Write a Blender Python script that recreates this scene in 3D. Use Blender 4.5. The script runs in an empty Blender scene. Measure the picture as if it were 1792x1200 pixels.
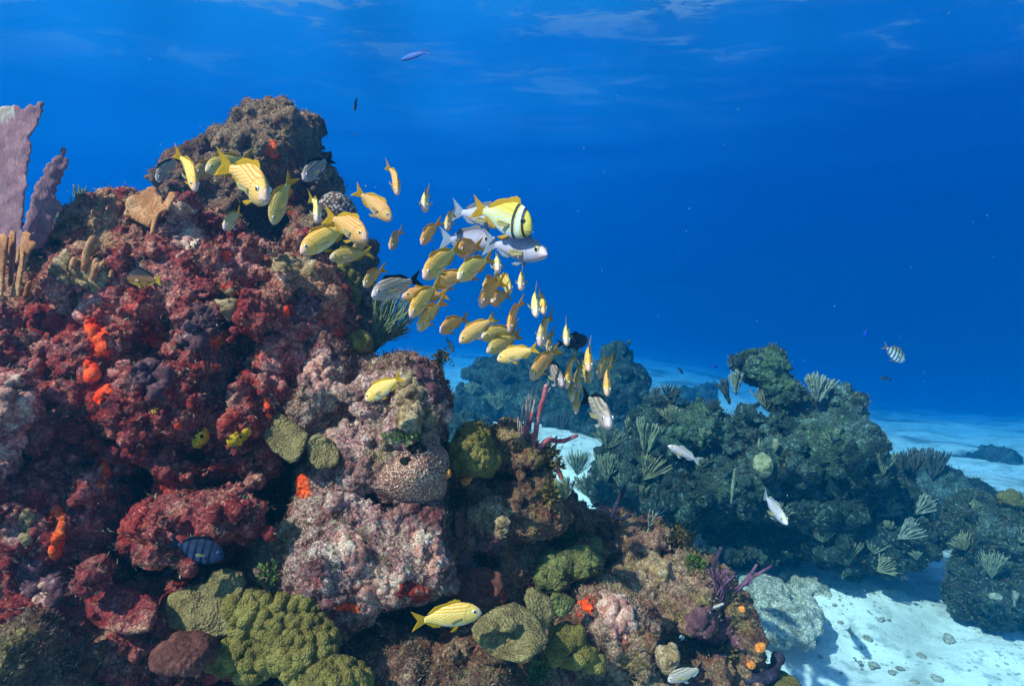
import bpy, bmesh, math, random
import numpy as np
from mathutils import Vector, Matrix
R = math.radians
S = bpy.context.scene
COL = S.collection

# ---------------------------------------------------------------- camera, sky, sun, exposure
F = 1068.0                      # focal length in photo pixels
PITCH = R(3.2)                  # camera looks slightly down
cam_d = bpy.data.cameras.new('camera'); cam = bpy.data.objects.new('camera', cam_d); COL.objects.link(cam)
cam_d.sensor_width = 36; cam_d.lens = 36 * F / 1792; cam_d.clip_start = 0.05; cam_d.clip_end = 400
cam.location = (0, 0, 0); cam.rotation_euler = (R(90) - PITCH, 0, 0)
S.camera = cam
SUN_DIR = Vector((-0.55, -0.46, 0.70)).normalized()
W = bpy.data.worlds.new('World'); S.world = W; W.use_nodes = True
wn = W.node_tree.nodes; bg = wn['Background']
sky = wn.new('ShaderNodeTexSky'); sky.sky_type = 'NISHITA'; sky.sun_disc = False
sky.sun_elevation = math.asin(SUN_DIR.z); sky.sun_rotation = math.atan2(SUN_DIR.x, SUN_DIR.y)
W.node_tree.links.new(sky.outputs[0], bg.inputs[0]); bg.inputs[1].default_value = 0.10
sun_d = bpy.data.lights.new('sun', 'SUN'); sun = bpy.data.objects.new('sun', sun_d); COL.objects.link(sun)
sun_d.energy = 5.0; sun_d.angle = R(0.5); sun_d.color = (1.0, 0.88, 0.70)
sun.rotation_euler = SUN_DIR.to_track_quat('Z', 'Y').to_euler(); sun.location = (0, 0, 20)
S.view_settings.view_transform = 'Standard'; S.view_settings.look = 'None'
S.view_settings.exposure = 1.0; S.view_settings.gamma = 1
S.cycles.use_denoising = True
S.cycles.max_bounces = 6; S.cycles.diffuse_bounces = 2; S.cycles.glossy_bounces = 2
S.cycles.transmission_bounces = 4; S.cycles.transparent_max_bounces = 12; S.cycles.volume_bounces = 1
S.cycles.sample_clamp_indirect = 4.0

FLOOR = -2.2; SURF = 3.2

def P(px, py, d):
    """photo pixel + distance along the view axis -> world point"""
    x = (px - 896) / F * d; y = (600 - py) / F * d
    c, s = math.cos(PITCH), math.sin(PITCH)
    return np.array((x, d * c + y * s, y * c - d * s))

# ---------------------------------------------------------------- numpy noise
def _hash(ix, iy, iz, seed):
    with np.errstate(over='ignore'):
        h = ix.astype(np.uint32) * np.uint32(374761393) + iy.astype(np.uint32) * np.uint32(668265263) + iz.astype(np.uint32) * np.uint32(2147483647) + np.uint32((seed * 974634533) & 0xFFFFFFFF)
        h = (h ^ (h >> np.uint32(13))) * np.uint32(1274126177)
        h = (h ^ (h >> np.uint32(16))) * np.uint32(2246822519)
        h = h ^ (h >> np.uint32(15))
    return (h & np.uint32(0xFFFFFF)).astype(np.float32) / np.float32(0xFFFFFF)
def vnoise(p, seed=0):
    i = np.floor(p).astype(np.int32); f = (p - i).astype(np.float32)
    u = f * f * f * (f * (f * 6 - 15) + 10); out = 0
    for dx in (0, 1):
        wx = u[:, 0] if dx else 1 - u[:, 0]
        for dy in (0, 1):
            wy = u[:, 1] if dy else 1 - u[:, 1]
            for dz in (0, 1):
                wz = u[:, 2] if dz else 1 - u[:, 2]
                out = out + _hash(i[:, 0] + dx, i[:, 1] + dy, i[:, 2] + dz, seed) * (wx * wy * wz)
    return out * 2 - 1
_ROT = np.array([[0.36, 0.48, -0.8], [-0.8, 0.6, 0.0], [0.48, 0.64, 0.6]])
def fbm(p, octv=4, seed=0, gain=0.5, lac=2.03, ridged=False):
    a, s, q, n = 1.0, 0.0, np.asarray(p, dtype=np.float64), 0
    for o in range(octv):
        v = vnoise(q, seed + o * 17)
        if ridged: v = 1 - 2 * np.abs(v)
        s = s + a * v; n += a; a *= gain; q = (q @ _ROT) * lac + 7.3
    return s / n
def worley(p, seed=0):
    i = np.floor(p).astype(np.int32); best = np.full(len(p), 9.0, np.float32); sec = best.copy(); cid = np.zeros(len(p), np.float32)
    for dx in (-1, 0, 1):
        for dy in (-1, 0, 1):
            for dz in (-1, 0, 1):
                c = i + (dx, dy, dz)
                hx = _hash(c[:, 0], c[:, 1], c[:, 2], seed); hy = _hash(c[:, 0], c[:, 1], c[:, 2], seed + 5); hz = _hash(c[:, 0], c[:, 1], c[:, 2], seed + 9)
                d = np.sqrt((c[:, 0] + hx - p[:, 0])**2 + (c[:, 1] + hy - p[:, 1])**2 + (c[:, 2] + hz - p[:, 2])**2).astype(np.float32)
                m = d < best
                sec = np.where(m, best, np.minimum(sec, d)); cid = np.where(m, hx, cid); best = np.where(m, d, best)
    return best, sec, cid

# ---------------------------------------------------------------- mesh + object helpers
def mesh_np(name, V, Fq, smooth=True):
    me = bpy.data.meshes.new(name); V = np.asarray(V, np.float32); Fq = np.asarray(Fq, np.int32); n = Fq.shape[1]
    me.vertices.add(len(V)); me.vertices.foreach_set('co', V.ravel())
    me.loops.add(Fq.size); me.loops.foreach_set('vertex_index', Fq.ravel())
    me.polygons.add(len(Fq)); me.polygons.foreach_set('loop_start', np.arange(0, Fq.size, n, dtype=np.int32))
    me.polygons.foreach_set('loop_total', np.full(len(Fq), n, np.int32))
    me.update(calc_edges=True); me.validate()
    if smooth: me.shade_smooth()
    return me
def link(name, me, mat=None, parent=None, loc=None):
    o = bpy.data.objects.new(name, me); COL.objects.link(o)
    if mat is not None and me is not None and not me.materials: me.materials.append(mat)
    if parent is not None: o.parent = parent
    if loc is not None: o.location = loc
    return o
def tag(o, label=None, cat=None, group=None, kind=None):
    if label: o['label'] = label
    if cat: o['category'] = cat
    if group: o['group'] = group
    if kind: o['kind'] = kind
    return o
def empty(name, loc):
    o = bpy.data.objects.new(name, None); COL.objects.link(o); o.location = loc; o.empty_display_size = 0.05
    return o
def rebase(V, base):
    return np.asarray(V) - np.asarray(base)

class MB:
    """collects tubes, ribbons and blobs into one mesh (triangles and quads)"""
    def __init__(s): s.v = []; s.f = []; s.n = 0
    def add(s, V, Fs):
        s.v.append(np.asarray(V, float)); s.f += [tuple(int(i) + s.n for i in f) for f in Fs]; s.n += len(V)
    def tube(s, pts, rad, seg=6, cap=True, rough=0, rng=None):
        pts = np.asarray(pts, float); n = len(pts); rad = np.broadcast_to(np.asarray(rad, float), (n,))
        T = np.gradient(pts, axis=0); T /= np.linalg.norm(T, axis=1)[:, None] + 1e-9
        a = np.array((0, 0, 1.0)) if abs(T[0][2]) < .9 else np.array((1.0, 0, 0))
        V = []
        for k in range(n):
            u = np.cross(T[k], a); u /= np.linalg.norm(u) + 1e-9; w = np.cross(T[k], u); a = -np.cross(T[k], u) if False else a
            for q in range(seg):
                t = 2 * math.pi * q / seg; r = rad[k] * (1 + (rng.uniform(-rough, rough) if rng else 0))
                V.append(pts[k] + r * (math.cos(t) * u + math.sin(t) * w))
        Fs = [(k * seg + q, k * seg + (q + 1) % seg, (k + 1) * seg + (q + 1) % seg, (k + 1) * seg + q) for k in range(n - 1) for q in range(seg)]
        if cap:
            V.append(pts[-1] + T[-1] * rad[-1] * .8); c = len(V) - 1
            Fs += [((n - 1) * seg + q, (n - 1) * seg + (q + 1) % seg, c) for q in range(seg)]
            V.append(pts[0]); c = len(V) - 1
            Fs += [((q + 1) % seg, q, c) for q in range(seg)]
        s.add(V, Fs)
    def mesh(s, name, base=(0, 0, 0), smooth=True):
        me = bpy.data.meshes.new(name); V = np.concatenate(s.v) - np.asarray(base)
        me.from_pydata(V.tolist(), [], s.f); me.update()
        if smooth: me.shade_smooth()
        return me

# ---------------------------------------------------------------- signed-distance rock builder
def surface_nets(V, org, h):
    ins = V < 0; nx, ny, nz = V.shape
    c = np.zeros((nx - 1, ny - 1, nz - 1), np.uint8)
    offs = [(a, b, d) for a in (0, 1) for b in (0, 1) for d in (0, 1)]
    for a, b, d in offs: c += ins[a:nx - 1 + a, b:ny - 1 + b, d:nz - 1 + d]
    I = np.argwhere((c > 0) & (c < 8)); idx = np.full(c.shape, -1, np.int32); idx[I[:, 0], I[:, 1], I[:, 2]] = np.arange(len(I))
    val = np.stack([V[I[:, 0] + a, I[:, 1] + b, I[:, 2] + d] for a, b, d in offs], 1)
    acc = np.zeros((len(I), 3)); cnt = np.zeros(len(I)); O = np.array(offs, float)
    for a in range(8):
        for b in range(a + 1, 8):
            if np.abs(O[a] - O[b]).sum() == 1:
                m = (val[:, a] < 0) != (val[:, b] < 0)
                t = np.where(m, val[:, a] / (val[:, a] - val[:, b] + 1e-12), 0)[:, None]
                acc += np.where(m[:, None], O[a] + t * (O[b] - O[a]), 0); cnt += m
    verts = (I + acc / cnt[:, None]) * h + org
    Q = []
    for ax in range(3):
        sl0 = [slice(1, -1)] * 3; sl1 = [slice(1, -1)] * 3; sl0[ax] = slice(0, -1); sl1[ax] = slice(1, None)
        s0 = ins[tuple(sl0)]; s1 = ins[tuple(sl1)]; m = np.argwhere(s0 != s1)
        if not len(m): continue
        st = s0[m[:, 0], m[:, 1], m[:, 2]]
        full = m + np.array([0 if k == ax else 1 for k in range(3)])
        u, w = (ax + 1) % 3, (ax + 2) % 3; q = []
        for du, dw in ((-1, -1), (0, -1), (0, 0), (-1, 0)):
            t = full.copy(); t[:, u] += du; t[:, w] += dw; q.append(idx[t[:, 0], t[:, 1], t[:, 2]])
        q = np.stack(q, 1); q[~st] = q[~st][:, ::-1]; Q.append(q)
    return verts, np.concatenate(Q)

def smin(a, b, k):
    h = np.clip(0.5 + 0.5 * (b - a) / k, 0, 1)
    return b + (a - b) * h - k * h * (1 - h)

def blob_one(p, c, r):
    q = p - c; e = np.sqrt(((q / r)**2).sum(1)); g = np.sqrt(((q / (r * r))**2).sum(1)) + 1e-6
    return np.where(e > 1e-3, e * (e - 1) / g, -min(r))
def blob_sdf(p, blobs, k):
    p = p.astype(np.float32); d = np.full(len(p), 1e3, np.float32)
    for sgn in (1, -1):
        for c, r, s in blobs:
            if s != sgn: continue
            v = blob_one(p, c.astype(np.float32), r.astype(np.float32))
            d = smin(d, v, k) if s > 0 else -smin(-d, v, k * .6)
    return d

def catmull(V, Q):
    n, m = len(V), len(Q); E = np.stack([Q, np.roll(Q, -1, 1)], -1).reshape(-1, 2); E.sort(axis=1)
    key, inv = np.unique(E[:, 0].astype(np.int64) * n + E[:, 1], return_inverse=True); ne = len(key); ea, eb = key // n, key % n
    fc = V[Q].mean(1); fi = np.repeat(np.arange(m), 4)
    def acc(idx, val, size): return np.stack([np.bincount(idx, val[:, k], size) for k in range(3)], 1)
    ef = acc(inv, fc[fi], ne); cnt = np.bincount(inv, minlength=ne)[:, None]; mid = (V[ea] + V[eb]) / 2
    ep = np.where(cnt == 2, (mid * 2 + ef) / 4, mid)
    vq = Q.ravel(); val = np.bincount(vq, minlength=n)[:, None]; fa = acc(vq, fc[fi], n) / val
    ra = (acc(ea, mid, n) + acc(eb, mid, n)) / (np.bincount(ea, minlength=n) + np.bincount(eb, minlength=n))[:, None]
    vp = (fa + 2 * ra + (val - 3) * V) / val
    ei = inv.reshape(m, 4) + n; ci = np.arange(m) + n + ne
    F2 = np.stack([np.stack([Q[:, k], ei[:, k], ci, ei[:, (k + 3) % 4]], 1) for k in range(4)], 1).reshape(-1, 4)
    return np.concatenate([vp, ep, fc]), F2

def rock_mesh(name, blobs, h=0.01, k=0.06, noise=((4, .05), (11, .022)), seed=1, sub=1, fine=(40, .006), knob=None, pits=None, warp=0.0, clip=None, edge=None):
    """blobs: (centre, radii, +1/-1). Union, noise, iso-surface, subdivision, fine displacement. Returns mesh."""
    B = [(np.asarray(c, float), np.asarray(r, float), s) for c, r, s in blobs]
    amp = sum(a for _, a in noise) + .02
    lo = np.min([c - r for c, r, s in B if s > 0], 0) - amp - 3 * h; hi = np.max([c + r for c, r, s in B if s > 0], 0) + amp + 3 * h
    if clip is not None: lo = np.maximum(lo, clip[0]); hi = np.minimum(hi, clip[1])
    n = np.ceil((hi - lo) / h).astype(int) + 1
    V = np.full(n, 1.0, np.float32); bs = 12; nb = np.ceil(n / bs).astype(int)
    bi = np.argwhere(np.ones(nb, bool)); ctr = lo + (bi * bs + bs / 2) * h
    dc = blob_sdf(ctr, B, k); rad = bs * h * .9 + amp * 1.3
    g = np.stack(np.meshgrid(*[np.arange(bs)] * 3, indexing='ij'), -1).reshape(-1, 3)
    for b, d in zip(bi, dc):
        s0 = b * bs; e = np.minimum(s0 + bs, n)
        if abs(d) > rad:
            V[s0[0]:e[0], s0[1]:e[1], s0[2]:e[2]] = 1 if d > 0 else -1
    act = bi[np.abs(dc) <= rad]; each = np.stack([blob_one(lo + (act * bs + bs / 2) * h, c, r) for c, r, s in B], 1)
    for c0 in range(0, len(act), 24):
        ch = act[c0:c0 + 24]; e_ = each[c0:c0 + 24]; use = (e_.min(0) < rad * 2 + k + bs * h * .9); Bc = [b for b, u_ in zip(B, use) if u_] or B
        ii = (ch[:, None, :] * bs + g[None]).reshape(-1, 3); ii = ii[(ii < n).all(1)]
        p = lo + ii * h
        if warp: p = p + warp * np.stack([vnoise(p * 3.1 + 31 * q, seed + 90 + q) for q in range(3)], 1)
        d = blob_sdf(p, Bc, k)
        nr = np.abs(d) < amp * 1.15; pn = p[nr]
        for q, (fr, a) in enumerate(noise):
            d[nr] += a * (fbm(pn * fr, 2, seed + q * 31, ridged=(q % 2 == 0)) - (.10 if q % 2 == 0 else 0))
        V[ii[:, 0], ii[:, 1], ii[:, 2]] = d
    V[0] = V[-1] = 1; V[:, 0] = V[:, -1] = 1; V[:, :, 0] = V[:, :, -1] = 1
    verts, quads = surface_nets(V, lo, h)
    for _ in range(sub): verts, quads = catmull(verts, quads)
    me = mesh_np(name, verts, quads)
    V, N = get_vn(me)
    dsp = fine[1] * 1.25 * fbm(V * fine[0], 4, seed + 70, gain=.62) - fine[1] * .9 * np.clip(fbm(V * fine[0] * 1.6, 2, seed + 77, ridged=True) - .25, 0, 1)
    dsp += fine[1] * 1.2 * np.clip(fbm(V * fine[0] * .45, 2, seed + 75, ridged=True), -1, 1)
    if knob:
        f1, f2, cid = worley(V * knob[0], seed + 3); dsp += knob[1] * .8 * np.sqrt(np.clip(1 - (f1 / .72)**2, 0, 1)) * (1 if len(knob) < 3 else np.clip((fbm(V * knob[2], 2, seed + 4) + .15) * 3, 0, 1))
    if pits:
        f1, f2, cid = worley(V * pits[0], seed + 8); dsp -= pits[1] * np.clip(1 - f1 / .42, 0, 1) * (cid > pits[2])
    V = V + N * dsp[:, None]
    set_v(me, V)
    return me
def get_vn(me):
    n = len(me.vertices); V = np.empty(n * 3, np.float32); me.vertices.foreach_get('co', V)
    N = np.empty(n * 3, np.float32); me.vertex_normals.foreach_get('vector', N)
    return V.reshape(-1, 3).astype(float), N.reshape(-1, 3).astype(float)
def set_v(me, V):
    me.vertices.foreach_set('co', np.asarray(V, np.float32).ravel()); me.update()
def col_attr(me, name, A):
    at = me.attributes.new(name, 'FLOAT_COLOR', 'POINT')
    at.data.foreach_set('color', np.concatenate([A, np.ones((len(A), 1))], 1).astype(np.float32).ravel())
def zones(me, spots, seed=5):
    """organism patches growing on the rock: spots = (point, radius, channel, strength); channels: 0 red sponge, 1 pale pink crust, 2 olive turf"""
    V, N = get_vn(me); Z = np.zeros((len(V), 3)); wob = fbm(V * 9, 3, seed); 
    for c, r, ch, st in spots:
        d = np.linalg.norm(V - np.asarray(c), axis=1) / r
        Z[:, ch] = np.maximum(Z[:, ch], st * np.clip((1.25 - d + .55 * wob) * 2.0, 0, 1))
    col_attr(me, 'zone', Z)
def B(px, py, d, rx, ry, rd, s=1):
    """blob from photo pixels: centre, radii in pixels at that distance, depth radius in metres"""
    return (P(px, py, d), (rx / F * d, rd, ry / F * d), s)

ZB = np.full((300, 448), 99.0)      # nearest rock depth seen along each view direction, to seat growths on the rock
NEAR = []                            # near rock surfaces that carry crusts
def pix(V):
    c, s = math.cos(PITCH), math.sin(PITCH); d = V[:, 1] * c - V[:, 2] * s; yc = V[:, 1] * s + V[:, 2] * c; d = np.maximum(d, .05)
    return 896 + F * V[:, 0] / d, 600 - F * yc / d, d
def zb_add(V):
    x, y, d = pix(V); i = (y / 4).astype(int); j = (x / 4).astype(int); m = (i >= 0) & (i < 300) & (j >= 0) & (j < 448) & (d > .2); np.minimum.at(ZB, (i[m], j[m]), d[m])
def seat(x, y, default, off=0.0, rad=1):
    """distance of the rock surface seen at this pixel, minus off; default where there is only water"""
    i, j = int(y / 4), int(x / 4); w = ZB[max(0, i - rad):i + rad + 1, max(0, j - rad):j + rad + 1]; v = w[w < 50]
    return float(np.median(v)) - off if len(v) else default
def place(name, me, mat, base, label, cat, group=None, parent=None):
    V, N = get_vn(me)
    if cat in ('reef rock', 'coral'): zb_add(V)
    set_v(me, V - np.asarray(base))
    o = link(name, me, mat, parent); o.location = base
    if parent is None: tag(o, label, cat, group)
    return o

# ---------------------------------------------------------------- node helpers
class NT:
    def __init__(s, name):
        s.m = bpy.data.materials.new(name); s.m.use_nodes = True; s.t = s.m.node_tree; s.n = s.t.nodes; s.b = s.n['Principled BSDF']; s.out = s.n['Material Output']
        s.b.inputs['Roughness'].default_value = .8; s.b.inputs['Specular IOR Level'].default_value = .2
    def new(s, k, **kw):
        x = s.n.new(k)
        for a, v in kw.items(): setattr(x, a, v)
        return x
    def L(s, a, b): s.t.links.new(a, b)
    def coord(s): 
        if not hasattr(s, '_c'): s._c = s.new('ShaderNodeTexCoord').outputs['Object']
        return s._c
    def val(s, x, sock):
        if hasattr(x, 'is_output'): s.L(x, sock)
        else: sock.default_value = x
    def noise(s, scale, detail=4, rough=.55, dist=0, vec=None):
        x = s.new('ShaderNodeTexNoise'); s.L(vec or s.coord(), x.inputs['Vector']); x.inputs['Scale'].default_value = scale; x.inputs['Detail'].default_value = detail
        x.inputs['Roughness'].default_value = rough; x.inputs['Distortion'].default_value = dist; return x.outputs['Fac']
    def voro(s, scale, out='Distance', feature='F1', vec=None):
        x = s.new('ShaderNodeTexVoronoi', feature=feature); s.L(vec or s.coord(), x.inputs['Vector']); x.inputs['Scale'].default_value = scale; return x.outputs[out]
    def ramp(s, f, stops, interp='LINEAR'):
        x = s.new('ShaderNodeValToRGB'); r = x.color_ramp; r.interpolation = interp
        while len(r.elements) < len(stops): r.elements.new(.5)
        for e, (p, c) in zip(r.elements, stops):
            e.position = p; e.color = (*(c if hasattr(c, '__len__') else (c,) * 3), 1)
        s.L(f, x.inputs[0]); return x.outputs[0]
    def mix(s, f, a, b, mode='MIX'):
        x = s.new('ShaderNodeMix', data_type='RGBA', blend_type=mode); s.val(f, x.inputs[0])
        for v, i in ((a, 6), (b, 7)):
            if hasattr(v, 'is_output'): s.L(v, x.inputs[i])
            else: x.inputs[i].default_value = (*v, 1)
        return x.outputs[2]
    def math(s, op, a, b=0.0, c=0.0, clamp=False):
        x = s.new('ShaderNodeMath', operation=op, use_clamp=clamp)
        for v, i in ((a, 0), (b, 1), (c, 2)): s.val(v, x.inputs[i])
        return x.outputs[0]
    def sep(s, v):
        x = s.new('ShaderNodeSeparateXYZ'); s.L(v, x.inputs[0]); return x.outputs
    def bump(s, h, strength=.5, dist=.01):
        x = s.new('ShaderNodeBump'); s.L(h, x.inputs['Height']); x.inputs['Strength'].default_value = strength; x.inputs['Distance'].default_value = dist
        s.L(x.outputs[0], s.b.inputs['Normal'])
    def color(s, c): 
        s.val(c if hasattr(c, 'is_output') else (*c, 1), s.b.inputs['Base Color']); return s.m

def reef_mat(name, base, patch, speck, red=(.62, .035, .015), pink=((.50, .24, .26), (.72, .62, .55)), olive=(.16, .13, .05), s=1.0, speck_amt=.5, tone=(1.32, .98, .72)):
    """base: 4 colours, patch: 3 colours, speck: 2 colours"""
    t = NT(name)
    c = t.ramp(t.noise(7 * s, 8, .62, .4), [(.30, base[0]), (.44, base[1]), (.55, base[2]), (.68, base[3])])
    pf = t.ramp(t.noise(19 * s, 6, .6, .6), [(.50, 0), (.60, 1)])
    pc = t.ramp(t.noise(11 * s, 3, .5), [(.38, patch[0]), (.52, patch[1]), (.62, patch[2])], 'CONSTANT')
    c = t.mix(t.math('MULTIPLY', pf, .8), c, pc)
    at = t.new('ShaderNodeAttribute', attribute_name='zone'); z = t.new('ShaderNodeSeparateColor'); t.L(at.outputs['Color'], z.inputs[0])
    # olive turf
    tf = t.noise(30 * s, 6, .7)
    oc = t.mix(tf, tuple(x * .45 for x in olive), tuple(min(1, x * 1.8) for x in olive))
    c = t.mix(t.math('MULTIPLY', z.outputs[2], t.ramp(t.noise(16 * s, 5, .6), [(.36, 0), (.52, 1)])), c, oc)
    # pale pink crust
    kc = t.ramp(t.noise(26 * s, 8, .7, .3), [(.34, base[1]), (.43, pink[0]), (.54, tuple(.6 * a + .4 * b for a, b in zip(*pink))), (.66, pink[1])])
    c = t.mix(t.math('MULTIPLY', z.outputs[1], t.ramp(t.noise(13 * s, 6, .62, .5), [(.40, 0), (.54, 1)])), c, kc)
    # specks
    v = t.new('ShaderNodeTexVoronoi'); t.L(t.coord(), v.inputs['Vector']); v.inputs['Scale'].default_value = 85 * s
    sm = t.math('MULTIPLY', t.math('LESS_THAN', v.outputs['Distance'], .42), t.ramp(t.noise(15 * s, 4, .6), [(.47, 0), (.60, 1)]))
    sc = t.new('ShaderNodeSeparateColor'); t.L(v.outputs['Color'], sc.inputs[0])
    c = t.mix(t.math('MULTIPLY', sm, t.math('MULTIPLY', sc.outputs[0], speck_amt)), c, t.mix(sc.outputs[1], speck[0], speck[1]))
    # red sponge crust
    rm = t.math('MULTIPLY', z.outputs[0], t.ramp(t.noise(15 * s, 5, .6, .8), [(.50, 0), (.545, 1)]))
    rc = t.mix(t.noise(40 * s, 3), tuple(x * .55 for x in red), tuple(min(1, x * 1.25) for x in red))
    c = t.mix(rm, c, rc)
    # fine grain of the growth itself: pits, crumbs and pale skeletal bits
    gn = t.noise(125 * s, 8, .78, .4); c = t.mix(1.0, c, t.ramp(gn, [(.34, (.14, .10, .10)), (.44, (.60, .52, .50)), (.52, (1.0, .95, .88)), (.60, (1.75, 1.55, 1.25)), (.68, (2.3, 2.1, 1.75))]), 'MULTIPLY')
    c = t.mix(1.0, c, tone, 'MULTIPLY')
    h = t.math('ADD', t.math('ADD', t.noise(60 * s, 10, .74), t.math('MULTIPLY', gn, .8)), t.math('MULTIPLY', t.voro(110 * s), -.55))
    t.bump(h, 1.0, .016)
    t.b.inputs['Roughness'].default_value = .9
    return t.color(c)
# ================================================================ SETTING
def floor_z(x, y):
    p = np.stack([x, y, np.zeros_like(x)], 1)
    z = FLOOR + .72 * np.exp(-(((x - .1) / 2.6)**2 + ((y - 7.4) / 2.2)**2))
    z = z + .10 * fbm(p * .55, 3, 11) * np.clip(y / 5, .3, 2.5)
    z = z - .115 * np.clip(y - 6.0, 0, 45) / (1 + np.exp(-(x / np.maximum(y, 1) - .42) / .10)) - .035 * np.clip(y - 14, 0, 45)
    z = z + .10 * np.exp(-(((x - 2.55) / .5)**2 + ((y - 4.6) / .45)**2))
    return z
def fz(x, y): return float(floor_z(np.array([x]), np.array([y]))[0])
u = np.linspace(-1, 1, 420); gx = np.sign(u) * (np.abs(u) * 6 + np.abs(u)**5 * 84)
v = np.linspace(0, 1, 460); gy = -3 + v * 15 + v**5 * 83
X, Y = np.meshgrid(gx, gy, indexing='ij'); xf, yf = X.ravel(), Y.ravel(); Zf = floor_z(xf, yf)
pp = np.stack([xf, yf, Zf], 1); near = np.exp(-np.hypot(xf - 1.5, yf - 3.5) / 9)
Zf = Zf + near * (.045 * fbm(pp * 2.2, 3, 7) + .026 * fbm(pp * 5, 4, 3) + .013 * fbm(pp * 16, 3, 9))
nx, ny = len(gx), len(gy); ii = np.arange(nx * ny).reshape(nx, ny)
Fq = np.stack([ii[:-1, :-1], ii[1:, :-1], ii[1:, 1:], ii[:-1, 1:]], -1).reshape(-1, 4)
t = NT('sand_mat')
n1 = t.noise(1.1, 6, .62, .3); n2 = t.noise(7, 6, .65)
c = t.ramp(n1, [(.36, (.50, .50, .44)), (.46, (.74, .74, .66)), (.56, (.80, .79, .73)), (.7, (.84, .83, .78))])
c = t.mix(t.ramp(n2, [(.52, 0), (.62, .7)]), c, (.36, .39, .35))
gr = t.voro(60); c = t.mix(t.math('MULTIPLY', t.math('LESS_THAN', gr, .30), t.ramp(t.noise(3.3, 5, .6), [(.50, 0), (.60, .7)])), c, (.16, .18, .16))
c = t.mix(t.math('MULTIPLY', t.math('LESS_THAN', t.voro(17), .22), t.ramp(t.noise(2.1, 5, .6), [(.52, 0), (.60, .6)])), c, (.13, .15, .13))
c = t.mix(t.ramp(t.noise(.35, 5, .6), [(.52, 0), (.60, .75)]), c, t.ramp(t.noise(5, 6, .7), [(.4, (.06, .075, .06)), (.62, (.22, .24, .19))]))
t.bump(t.math('ADD', t.noise(45, 8, .7), t.math('MULTIPLY', t.noise(9, 5), 1.5)), .5, .02); t.b.inputs['Roughness'].default_value = .95
Zmin = Zf.min()
sand = link('seafloor', mesh_np('seafloor', np.stack([xf, yf, Zf], 1), Fq), t.color(c)); tag(sand, 'pale sandy sea floor with scattered rubble', 'sea floor', kind='structure')

# water surface seen from below: real waves, bright sky patches painted in by a noise mask
u = np.linspace(-1, 1, 300); gx = np.sign(u) * (np.abs(u) * 26 + np.abs(u)**5 * 66)
v = np.linspace(0, 1, 300); gy = -6 + v * 44 + v**5 * 46
X, Y = np.meshgrid(gx, gy, indexing='ij'); xf, yf = X.ravel(), Y.ravel()
pw = np.stack([xf * .55, yf, xf * 0], 1)
Zs = SURF + .05 * fbm(pw * .35, 2, 21)
nx, ny = len(gx), len(gy); ii = np.arange(nx * ny).reshape(nx, ny)
Fq = np.stack([ii[:-1, :-1], ii[:-1, 1:], ii[1:, 1:], ii[1:, :-1]], -1).reshape(-1, 4)
t = NT('water_surface_mat'); t.n.remove(t.b)
mp = t.new('ShaderNodeMapping'); t.L(t.coord(), mp.inputs[0]); mp.inputs['Scale'].default_value = (.55, 1.05, 1); mp.inputs['Rotation'].default_value = (0, 0, R(-12))
lw = t.new('ShaderNodeLayerWeight'); fac = lw.outputs['Facing']       # total reflection at grazing angles, clear when looking steeply up
sky_noise = t.math('ADD', t.noise(1.5, 7, .62, .6, mp.outputs[0]), t.math('MULTIPLY', t.math('SUBTRACT', t.noise(.33, 3, .5), .5), .55))
p1 = t.math('MULTIPLY', t.ramp(sky_noise, [(.55, 0), (.62, 1)]), t.ramp(fac, [(.54, 1), (.60, .42), (.69, 0)]))
p2 = t.math('MULTIPLY', t.ramp(sky_noise, [(.46, 0), (.66, .14)]), t.ramp(fac, [(.58, 1), (.76, 0)]))
tf = t.math('MAXIMUM', t.ramp(fac, [(.40, 1), (.50, 0)]), t.math('MAXIMUM', p1, p2))
tr = t.new('ShaderNodeBsdfTransparent'); gl = t.new('ShaderNodeBsdfGlossy'); gl.inputs['Roughness'].default_value = .25; gl.inputs['Color'].default_value = (.10, .50, .88, 1)
ms = t.new('ShaderNodeMixShader'); t.L(tf, ms.inputs[0]); t.L(gl.outputs[0], ms.inputs[1]); t.L(tr.outputs[0], ms.inputs[2]); t.L(ms.outputs[0], t.out.inputs[0])
ws = link('water_surface', mesh_np('water_surface', np.stack([xf, yf, Zs], 1), Fq), t.m); tag(ws, 'rippled sea surface seen from below', 'water', kind='structure')

# the sea water itself: one closed box of even density round everything
bm = bmesh.new(); bmesh.ops.create_cube(bm, size=1)
x0, x1, y0, y1, z0, z1 = -98, 98, -9.5, 99, float(Zmin) - 1.1, SURF + .35
for q in bm.verts: q.co = ((x0 + x1) / 2 + q.co.x * (x1 - x0), (y0 + y1) / 2 + q.co.y * (y1 - y0), (z0 + z1) / 2 + q.co.z * (z1 - z0))
me = bpy.data.meshes.new('haze'); bm.to_mesh(me); bm.free()
hm = bpy.data.materials.new('sea_water'); hm.use_nodes = True; hn = hm.node_tree.nodes; hn.remove(hn['Principled BSDF'])
pv = hn.new('ShaderNodeVolumePrincipled'); hm.node_tree.links.new(pv.outputs[0], hn['Material Output'].inputs['Volume'])
pv.inputs['Color'].default_value = (0.0, .160, .345, 1); pv.inputs['Absorption Color'].default_value = (.004, .35, .95, 1)
pv.inputs['Density'].default_value = .122; pv.inputs['Anisotropy'].default_value = .68
haze = link('haze', me, hm); tag(haze, 'clear blue sea water filling the scene', 'water', kind='stuff')
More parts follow.
